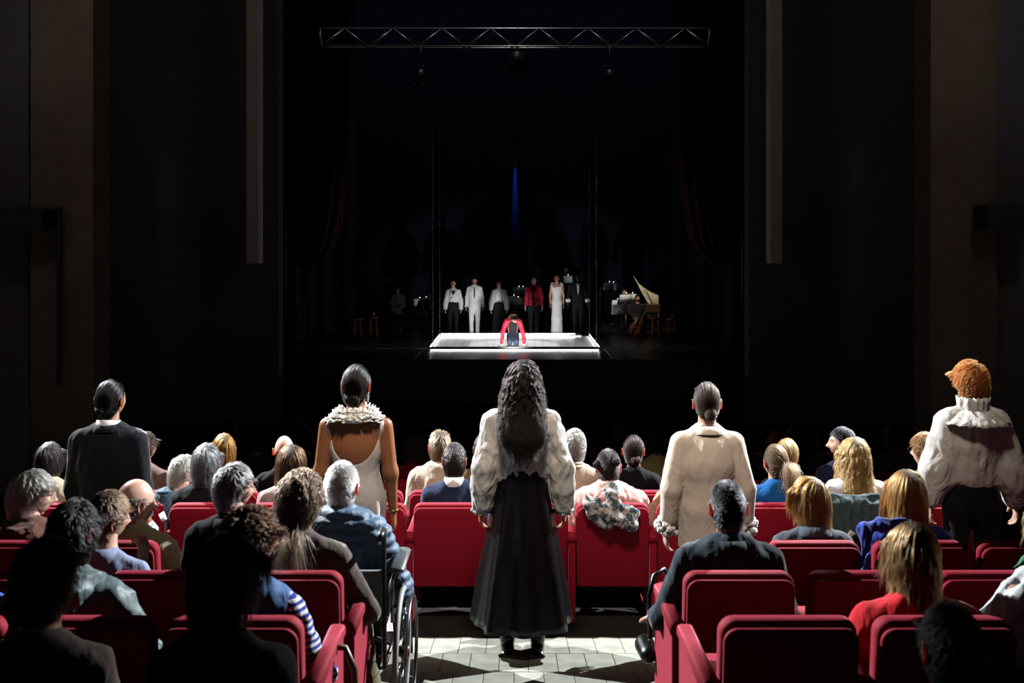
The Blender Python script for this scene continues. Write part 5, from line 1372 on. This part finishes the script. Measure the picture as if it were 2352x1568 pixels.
# kneeling figure at the front of the platform, leaning on both hands
def kneeler():
    y = 26.55; z = STAGE_Z + .07; root = tag(empty('person', (cx(1178, y), y, z), math.pi), 'blond performer in a red velvet jacket and jeans kneeling on the glowing platform', 'person')
    J = dict(pelvis=np.array([0, -.12, .32]), waist=np.array([.0, -.05, .44]), chest=np.array([.0, .05, .58]), nb=np.array([0, .16, .70]), shoulder=np.array([.17, .13, .665]), head=np.array([-.045, .26, .745]))
    for s, nm in ((-1, 'L'), (1, 'R')):
        J['S' + nm] = np.array([s * .175, .13, .665]); J['E' + nm] = np.array([s * .27, .17, .36]); J['W' + nm] = np.array([s * .30, .20, .09])
    r = np.random.default_rng(3); M = rotmat(34, -26, 10); sk = mat('skin_%d_%d_%d' % PALE, PALE, rough=.42, tint=True)
    ek = mat('ear_%d_%d_%d' % PALE, PALE, rough=.45, trans=.6)
    P = [(J['pelvis'], J['waist'], .12, .105, (1, .8, 1)), (J['waist'], J['chest'], .105, .125, (1, .8, 1)), (J['SL'] + (.05, 0, 0), J['SR'] + (-.05, 0, 0), .052, .052), (J['nb'] + (0, -.03, -.02), J['head'] + (0, -.03, -.04), .052, .05)] + arm_prims(J)
    V, Fc = sdf_mesh(P, .014, .035); Fc = flip_if_needed(V, Fc); mb = MB(); mb.add(V, Fc); mb.add(HP @ M.T + J['head'], HF, 0, head_tint(brow=(.6, .45, .35)))
    for s in (-1, 1): ear(mb, s, M, J['head'], 1)
    for s, nm in ((-1, 'L'), (1, 'R')): hand(mb, J['W' + nm] - (0, 0, .03), (s * .1, .8, -.35), (0, -.3, -1), -s, .15)
    mb.build('body', [sk, ek], root, tinted=True)
    P = [(J['pelvis'] + (0, 0, .02), J['waist'], .135, .125, (1, .8, 1)), (J['waist'], J['chest'], .13, .15, (1, .8, 1)), (J['SL'] + (.04, 0, 0), J['SR'] + (-.04, 0, 0), .075, .075)] + arm_prims(J, .014, .006, 1.15, .08)
    V, Fc = sdf_mesh(P, .0125, .03); Fc = flip_if_needed(V, Fc); V = V + vnormals(V, Fc) * folds(V, .008, 24, 6)[:, None]
    mb = MB().add(V, Fc); mb.build('jacket', velvet, root)
    V, Fc = sdf_mesh([((0, .02, .36), (0, .13, .52), .10, .115, (1, .85, 1)), ((-.04, .16, .62), (.04, .16, .62), .06, .06)], .014, .03); Fc = flip_if_needed(V, Fc); MB().add(V, Fc).build('black_shirt', black_wool, root)
    P = [((0, -.12, .30), (0, -.10, .36), .16, .14, (1, .9, 1))]
    for s in (-1, 1): P += [((s * .08, -.10, .26), (s * .085, .30, .13), .095, .075), ((s * .085, .30, .085), (s * .10, -.20, .07), .062, .05)]
    V, Fc = sdf_mesh(P, .014, .025); Fc = flip_if_needed(V, Fc); V = V + vnormals(V, Fc) * folds(V, .004, 24, 8)[:, None]; MB().add(V, Fc).build('jeans', jeans, root)
    for s in (-1, 1): MB().tube([(s * .10, -.18, .06), (s * .10, -.30, .06), (s * .10, -.42, .035)], [.045, .042, .03], 10).build('shoe', mat('shoe_20_20_22', (20, 20, 22)), root)
    build_hair('slick', M, J['head'], (196, 160, 104), r, root, pony=(0, -.10, .03), nmul=.8)
kneeler()

# ------------------------------------------------------------------ hung platform with light tubes
def platform():
    y0, y1 = 26.1, 29.35; x0, x1 = cx(989, y0), cx(1375, y0); z = STAGE_Z
    r = tag(empty('platform', (0, y0, z)), 'low black platform on chains with white light tubes around its rim', 'platform')
    fr = mat('platform_frame', (22, 22, 26), rough=.4); lt = emis('light_tube', (.93, .94, 1.0), 18); L = lambda x, y_: (x, y_ - y0)
    pl_m = mat('platform_board', (245, 244, 240), linear=(.7, .7, .68), rough=.30, spec=.5, bump=(20, .2, .004))
    bm = None; nx, ny = 19, 4
    W = (x1 - x0 - .16) / nx; D = (y1 - y0 - .20) / ny
    for i in range(nx):
        for j in range(ny):
            if bm is None: o = MB().box((0, 0, 0), (W - .008, D - .01, .02), bev=.003).build('floor_board', pl_m, r, smooth=False); bm = o
            else: o = bm.copy(); C.objects.link(o)
            o.location = (x0 + .08 + W * (i + .5) + (.5 * W if 0 else 0), .10 + D * (j + .5), .055 + rng.uniform(-.0012, .0012))
    MB().box((0, (y1 - y0) / 2, .025), (x1 - x0 - .1, y1 - y0 - .1, .04)).build('deck', fr, r, smooth=False)
    MB().box(((x0 + x1) / 2, .0, .055), (x1 - x0, .05, .075)).build('front_beam', fr, r, smooth=False)
    MB().box(((x0 + x1) / 2, y1 - y0, .055), (x1 - x0, .05, .05)).build('rear_beam', fr, r, smooth=False)
    for s, x in ((-1, x0), (1, x1)): MB().box((x, (y1 - y0) / 2, .05), (.05, y1 - y0, .05)).build('side_beam', fr, r, smooth=False)
    def t(a, b, rad=.018, n='light_tube'): MB().tube([a, b], rad, 8).build(n, lt, r)
    t((x0, -.03, -.005 + .012), (x1 - .17, -.03, .007)); t((x1 - .15, -.03, .007), (x1, -.03, .007))
    t((x0 + .04, y1 - y0 - .02, .12), (x1 - .42, y1 - y0 - .02, .12)); t((x0 + .04, y1 - y0 - .14, .072), (x1 - .60, y1 - y0 - .14, .072), .018)
    t((x1 - .60, y1 - y0 - .14, .072), (x1 - .25, y1 - y0 - .14, .072), .010)
    for s, x in ((-1, x0), (1, x1)):
        t((x + s * .005, .0, .10), (x + s * .005, y1 - y0, .10), .014); t((x - s * .07, .25, .07), (x - s * .07, y1 - y0 - .3, .07), .009)
    MB().box((x1 - .34, y1 - y0 - .03, .12), (.16, .08, .05)).build('tube_driver', fr, r, smooth=False)
    st = mat('steel', (190, 190, 195), rough=.3, metal=1)
    for s, x in ((-1, x0), (1, x1)):
        for yy, dx in ((.72, -.0), (y1 - y0 - .06, 0)):
            MB().box((x, yy, .14), (.05, .05, .13), bev=.01).build('chain_bracket', st, r)
            c = MB(); zz = .20; k = 0
            MB().tube([(x, yy, .14), (x, yy, .30)], .02, 8).build('turnbuckle', st, r)
            zz = .30
            while zz < 7.0:
                a = np.linspace(0, 2 * math.pi, 7)[:-1]; ux = (1, 0) if k % 2 else (0, 1)
                q = np.array([(x + ux[0] * .013 * math.cos(t_), yy + ux[1] * .013 * math.cos(t_), zz + .028 * math.sin(t_)) for t_ in np.append(a, a[0])])
                v, f = tube(q, .0055, 4); c.add(v, f); zz += .046; k += 1
            c.build('chain', st, r, kind='stuff')
platform()

# ------------------------------------------------------------------ orchestra in the dark behind
wood = mat('varnished_wood', (250, 120, 40), linear=(.36, .10, .02), rough=.3, coat=.3, noise=(9, (230, 96, 30)))
dwood = mat('dark_wood', (58, 30, 22), rough=.35, coat=.2); stand_m = mat('stand_black', (28, 28, 30), rough=.4); paper = mat('sheet_paper', (224, 228, 226), rough=.8)
def music_stand(px, py, y, w_, h_, label, yawd=0, tilt=-20, lampc=None, m=None):
    p = at(px, py, y); r = tag(empty('music_stand', (p[0], y, STAGE_Z), R(yawd)), label, 'music stand', 'music stands of the orchestra'); zc = p[2] - STAGE_Z
    t = R(tilt)
    MB().box((0, 0, zc), (w_, .006, h_), (t, 0, 0)).build('desk', m or stand_m, r)
    MB().box((0, -.02, zc + .01), (w_ * .92, .004, h_ * .9), (t, 0, 0)).build('sheet_music', paper, r)
    MB().box((0, .02, zc - h_ * .5), (w_, .05, .01)).build('lip', stand_m, r)
    MB().tube([(0, .01, 0.05), (0, .01, zc)], .012, 8).build('pole', stand_m, r)
    for k in range(3):
        a = 2 * math.pi * k / 3 + .5; MB().tube([(0, .01, .22), (.28 * math.cos(a), .28 * math.sin(a), .01)], .009, 6).build('leg', stand_m, r)
    if lampc:
        MB().tube([(0, 0, zc + h_ * .45), (.02, -.06, zc + h_ * .62)], .006, 6).build('lamp_arm', stand_m, r)
        mb = MB(); mb.ball((.02, -.07, zc + h_ * .62), .018, 8); mb.build('lamp_bulb', emis('stand_bulb', (.9, .95, 1), 2.5), r)
    return r
music_stand(1423, 711, 29.6, .46, .32, 'pale music stand desk with sheet music facing the audience, in front of the cello', 0, 24, m=mat('grey_desk', (220, 228, 228), linear=(.75, .8, .8), rough=.6))
music_stand(1436, 686, 31.5, .42, .30, 'music stand with a lit sheet beside the pianist\'s face', 10, 20, True)
music_stand(1452, 684, 31.8, .30, .28, 'music stand with a bright page under the lifted lid', -10, 20, True)
music_stand(1379, 668, 32.5, .10, .36, 'narrow music stand seen edge-on behind the tall man', 60, 10)
for i, (px, py, yy, lb) in enumerate(((962, 687, 33, 'music stand with a tiny lamp at the left, first of a pair'), (977, 685, 33, 'music stand with a tiny lamp at the left, second of a pair'), (1189, 661, 34, 'music stand with a tiny lamp between the singers, upper left'), (1199, 661, 34.3, 'music stand with a tiny lamp between the singers, upper right'),
        (1178, 681, 33.3, 'music stand with a tiny lamp between the singers, lower left'), (1190, 685, 33.0, 'music stand with a tiny lamp between the singers, lower right'), (1305, 634, 35, 'music stand with a tiny lamp above the white dress'), (1397, 650, 34, 'music stand with a tiny lamp right of the chains'), (1409, 651, 34.2, 'music stand with a faint lamp right of the chains'), (1415, 690, 32.4, 'music stand with a tiny lamp over the pale desk'))):
    music_stand(px, py + 8, yy, .36, .28, lb, rng.uniform(-30, 30), 15, True)
def cello():
    p = at(1452, 732, 30.2); r = tag(empty('cello', (p[0], 30.2, STAGE_Z)), 'amber varnished cello leaning by the pale music stand', 'cello')
    r.rotation_euler = (R(8), R(27), R(-22)); zb = .38
    a = np.linspace(0, 2 * math.pi, 49)[:-1]; pts = []
    for t in a:
        z = math.sin(t); x = math.cos(t); wv = .19 * (1 - .12 * z) - .075 * math.exp(-((z - .12) / .22) ** 2); pts.append((x * wv * 1.0, z * .36 + zb))
    V, f = slab(pts, -.055, .055, .012); MB().add(V, [q[::-1] for q in f]).build('cello_body', wood, r)
    MB().tube([(0, -.065, zb + .30), (0, -.075, zb + .62)], [.020, .014], 8).build('neck', dwood, r)
    MB().box((0, -.072, zb + .28), (.045, .012, .58)).build('fingerboard', stand_m, r)
    MB().tube([(0, -.07, zb + .62), (0, -.085, zb + .72), (0, -.12, zb + .76), (0, -.13, zb + .73), (0, -.105, zb + .72)], [.016, .017, .018, .014, .008], 8).build('scroll', dwood, r)
    MB().box((0, -.068, zb - .20), (.05, .014, .20)).build('tailpiece', stand_m, r); MB().box((0, -.075, zb - .04), (.09, .008, .06)).build('bridge', wood, r)
    MB().tube([(0, 0, zb - .36), (0, 0, .0)], .006, 6).build('endpin', mat('steel'), r)
    for s in (-1, 1): MB().box((s * .065, -.057, zb - .03), (.008, .004, .11)).build('sound_hole', stand_m, r)
cello()
def harpsichord():
    y = 31.6; p = at(1487, 700, y); r = tag(empty('harpsichord', (cx(1478, y), y, STAGE_Z)), 'harpsichord with its gilded curved lid raised, at the right of the orchestra', 'harpsichord')
    X = lambda px: (px - 1478) * y / F_PX; Z = lambda py: cz(py, y) - STAGE_Z
    gild = mat('gilded_lid', (172, 160, 92), rough=.5, metal=.25, noise=(5, (206, 204, 186)), bump=(40, .6, .006))
    P = [(X(1457), Z(634)), (X(1462), Z(640)), (X(1470), Z(652)), (X(1482), Z(662)), (X(1498), Z(672)), (X(1515), Z(679)), (X(1515), Z(706)), (X(1495), Z(704)), (X(1486), Z(690)), (X(1476), Z(672))]
    P = P[::-1]
    V, f = slab(P, .18, .205, .004); V[:, 1] += (V[:, 2] - Z(706)) * .10; MB().add(V, f).build('lid', gild, r)
    MB().prism([(X(1430), .16), (X(1430), -.50), (X(1512), -.46), (X(1516), .18)], 2, .62, .86).build('case', dwood, r, smooth=False)
    MB().box((X(1448), .0, Z(706)), (.24, .03, .18), (R(15), 0, 0)).build('name_board', mat('gold_panel', (200, 160, 80), rough=.6), r)
    for x_, y_ in ((X(1434), .1), (X(1434), -.4), (X(1510), .12), (X(1508), -.4)): MB().tube([(x_, y_, 0), (x_, y_, .62)], [.025, .04], 8).build('leg', dwood, r)
    MB().tube([(X(1500), .1, .86), (X(1488), .2, Z(672))], .01, 6).build('lid_prop', dwood, r)
harpsichord()
def musician(label, px, py, y, st=1.2, **k):
    p = at(px, py, y)
    return person(label, (p[0], y, STAGE_Z), rz=math.pi, pose='sit', H=p[2] - STAGE_Z, voxel=.018, legs=True, **k)
def stool(px, y, h, label, z=STAGE_Z):
    r = tag(empty('stool', (cx(px, y), y, z)), label, 'stool', 'wooden stools on the stage')
    MB().tube([(0, 0, h - .03), (0, 0, h)], .16, 20).build('seat', wood, r)
    for k in range(4):
        a = math.pi / 2 * k + .78; MB().tube([(.10 * math.cos(a), .10 * math.sin(a), h - .03), (.16 * math.cos(a), .16 * math.sin(a), 0)], .012, 8).build('leg', wood, r)
    MB().torus((0, 0, h * .45), .13, .008, (0, 0, 0), 20, 6).build('footrest_ring', wood, r)
    return r
for i, (lab, px, py, y, kw) in enumerate((
    ('keyboard player\'s face above the lit music stand, right side of the orchestra', 1434, 663, 32.4, dict(skin=FAIR, hair=dict(style='short', col=brown, nmul=.4))),
    ('cello player dimly visible beside the raised lid', 1464, 676, 31.0, dict(skin=OLIVE, hair=dict(style='short', col=blackh, nmul=.4))),
    ('musician in a pale grey blouse, faint at the far left of the stage', 913, 655, 31.0, dict(skin=FAIR, fem=True, pale=1, hair=dict(style='bob', col=dkbrown, Lmul=.5, nmul=.4))),
    ('musician in black, faint between the left chains and the lamps', 985, 668, 32.5, dict(skin=FAIR, hair=dict(style='short', col=blackh, nmul=.4))),
    ('musician in black behind the gap between the singers', 1192, 655, 34.5, dict(skin=OLIVE, hair=dict(style='short', col=dkbrown, nmul=.4))),
    ('musician in black whose head shows above the white dress', 1300, 612, 36.0, dict(skin=OLIVE, hair=dict(style='short', col=dkbrown, nmul=.4))))):
    pale = kw.pop('pale', 0)
    m_, J_ = musician(lab, px, py, y, top=T(cl('grey_blouse', (150, 156, 160)) if pale else black_wool, inf=.016, vox=.017), bottom=dict(mat=black_wool), seed=120 + i, **kw)
    stool(px, y, .44, 'low stool under the ' + ('keyboard player', 'cello player', 'musician in the grey blouse', 'musician left of the chains', 'musician between the singers', 'musician behind the white dress')[i])
stool(1505, 29.3, .60, 'tall wooden stool with a feathery white thing on top, right side of the stage')
stool(1543, 29.5, .56, 'tall wooden stool with a small bottle on it, far right of the stage')
stool(858, 29.4, .62, 'tall wooden stool at the left side of the stage, right one of the pair'); stool(822, 29.4, .56, 'tall wooden stool at the left side of the stage, left one of the pair')
def bottle(px, y, z, label):
    r = tag(empty('bottle', (cx(px, y), y, z)), label, 'bottle')
    mb = MB(); mb.tube([(0, 0, 0), (0, 0, .15), (0, 0, .19), (0, 0, .27)], [.035, .035, .014, .012], 12); mb.build('glass', mat('green_glass', (50, 60, 30), rough=.08, coat=.5), r)
    MB().tube([(0, 0, .04), (0, 0, .13)], .0365, 12).build('bottle_label', paper, r); MB().tube([(0, 0, .25), (0, 0, .285)], .014, 10).build('cap', mat('gold', (220, 180, 110), rough=.25, metal=1), r)
bottle(1545, 29.5, STAGE_Z + .56, 'small bottle with a pale label standing on the far right stool')
bottle(858, 29.4, STAGE_Z + .62, 'small bottle standing on the stool at the left of the stage')
mb = MB()
for k in range(260):
    a = rng.uniform(0, 6.28); b = rng.uniform(.1, 1.3); L = rng.uniform(.08, .20); d = np.array([math.cos(a) * math.cos(b) * 1.3, math.sin(a) * math.cos(b), math.sin(b) * .8])
    mb.tube([d * .02, d * L * .6, d * L + (0, 0, -.03)], [.004, .005, .001], 4)
o = mb.build('feather_headdress', cl('white_feather', (236, 236, 232))); o.location = (cx(1500, 29.3), 29.3, STAGE_Z + .61); tag(o, 'tangle of pale feathers lying on the tall stool at the right', 'feathers')

# ------------------------------------------------------------------ small things in the auditorium
def cloth_blob(name, prims, m, label, cat, loc, vox=.010, amp=.012, fr=38, seed=1, k=.02, st=(1, 1, .6)):
    V, Fc = sdf_mesh(prims, vox, k); Fc = flip_if_needed(V, Fc); V = V + vnormals(V, Fc) * folds(V, amp, fr, seed, st)[:, None]
    o = MB().add(V, Fc).build(name, m); o.location = loc; tag(o, label, cat); return o
floral = mat('floral_scarf', (190, 204, 212), rough=.85, noise=(20, (76, 98, 116)), bump=(60, .5, .006))
nt = floral.node_tree; b_ = nt.nodes['Principled BSDF']; rp = [n_ for n_ in nt.nodes if n_.type == 'VALTORGB'][0]
e_ = rp.color_ramp.elements.new(.5); e_.color = (*lin((150, 152, 146)), 1); e_ = rp.color_ramp.elements.new(.56); e_.color = (*lin((24, 34, 44)), 1); e_ = rp.color_ramp.elements.new(.44); e_.color = (*lin((186, 158, 156)), 1)
p = at(1404, 1168, 6.70)
cloth_blob('scarf', [((-.15, .0, .04), (-.02, -.02, -.02), .055, .06), ((-.02, -.03, -.02), (.13, -.02, -.10), .06, .055), ((-.01, -.02, .10), (.03, -.03, .02), .04, .045), ((-.13, .01, -.03), (-.03, -.01, -.10), .05, .045), ((.02, -.01, .0), (.14, 0, -.03), .045, .05), ((.0, .05, .12), (.02, .0, .10), .05, .04)],
           floral, 'crumpled grey floral scarf draped over the red seat back of the pink fleece', 'scarf', p, seed=5, fr=46)
p = at(1955, 1185, 6.68)
cloth_blob('coat', [((-.17, .05, .11), (.18, .05, .10), .04, .04), ((-.16, .01, .08), (-.12, 0, -.10), .04, .03), ((-.09, .0, .08), (-.07, -.01, -.12), .035, .03), ((-.02, -.0, .09), (-.02, -.02, -.10), .035, .03), ((.05, -.0, .09), (.04, -.02, -.11), .035, .03), ((.11, 0, .08), (.10, -.01, -.09), .035, .03), ((.17, 0, .08), (.16, 0, -.05), .035, .03)],
           cl('green_grey_coat', (58, 74, 78)), 'dark green-grey coat hanging over the seat back of the blond wavy haired woman', 'coat', p, seed=6, fr=30, st=(1, 1, .3), amp=.014)
o = MB().box((0, 0, 0), (.045, .003, .045), (0, .5, 0)).build('tag', cl('tag_card', (200, 205, 195))); o.location = at(1955, 1227, 6.62); tag(o, 'small square pale tag hanging from the green-grey coat', 'tag')
p = at(2000, 1232, 5.06)
cloth_blob('scarf', [((-.04, .0, .05), (.08, .02, .06), .035, .035), ((-.04, -.01, .05), (-.06, -.015, -.14), .030, .020), ((-.01, -.01, .03), (-.03, -.015, -.05), .025, .018), ((.05, .03, .06), (.20, .05, .06), .035, .03)],
           cobalt, 'cobalt blue scarf hanging down over the third row seat on the right', 'scarf', (p[0], 5.04, p[2]), seed=7, fr=40, st=(1, 1, .3))
p = at(2330, 1284, 4.5)
o = cloth_blob('cloth', [((-.04, 0, -.01), (.04, 0, .04), .006, .03, (1, 1, 1)), ((.0, .02, -.04), (.08, .02, -.03), .02, .03)], cl('green_cloth', (70, 140, 110), sheen=.2), 'pale green cloth lying on the seat at the right edge', 'cloth', (p[0], 4.42, p[2]), seed=8, amp=.005)
# white paper held in the gloved-looking cuff of the dinner jacket man, handbag, shoe, bag strap
o = MB().box((0, 0, 0), (.035, .09, .004), (.3, -.5, .4)).build('folded_paper', paper); o.location = at(374, 1186, 6.02); tag(o, 'small folded white paper held at the cuff of the dinner jacket', 'paper')
leather = mat('brown_leather', (88, 64, 44), rough=.4)
p = at(772, 1500, 3.86)
r_ = tag(empty('handbag', (-.66, 3.72, floor_z(3.72) + .60)), 'brown leather handbag hung by its strap over the nearest left armrest', 'bag')
V, Fc = sdf_mesh([((.075, -.05, -.26), (.075, .10, -.26), .05, .05, (.7, 1, 1.4)), ((.075, -.06, -.34), (.075, .11, -.34), .055, .055, (.7, 1, 1.2))], .012, .04); Fc = flip_if_needed(V, Fc); MB().add(V, Fc).build('bag_body', leather, r_)
MB().tube([(.075, .0, -.24), (.065, .0, -.06), (.03, .0, .018), (-.04, .01, .02), (-.085, .02, -.02)], .013, 8, 0).build('strap', leather, r_)
r_ = tag(empty('shoulder_bag', (-.655, 4.62, floor_z(4.62))), 'olive cloth bag hanging from the armrest end beside the wheelchair', 'bag')
V, Fc = sdf_mesh([((.0, .0, .22), (.0, .02, .12), .07, .08, (.5, 1, 1)), ((0, .0, .38), (0, 0, .22), .02, .05, (.6, 1, 1))], .012, .03); Fc = flip_if_needed(V, Fc); V = V + vnormals(V, Fc) * folds(V, .006, 30, 4)[:, None]
MB().add(V, Fc).build('bag_body', cl('olive_canvas', (96, 92, 60)), r_); MB().tube([(0, .0, .40), (-.02, -.0, .62), (-.05, .0, .61)], .010, 6).build('strap', cl('olive_canvas', (96, 92, 60)), r_)
r_ = tag(empty('handbag', (.70, 4.74, floor_z(4.74) + .60)), 'black glossy bag strap looped over the right aisle armrest beside the black jacket', 'bag')
MB().tube([(-.05, .0, -.20), (-.055, .0, .0), (-.03, .02, .09), (.02, .05, .11), (.06, .07, .05)], .012, 8).build('strap', black_satin, r_)
V, Fc = sdf_mesh([((-.06, 0, -.28), (-.06, .12, -.28), .04, .05)], .012, .02); Fc = flip_if_needed(V, Fc); MB().add(V, Fc).build('bag_body', black_satin, r_)
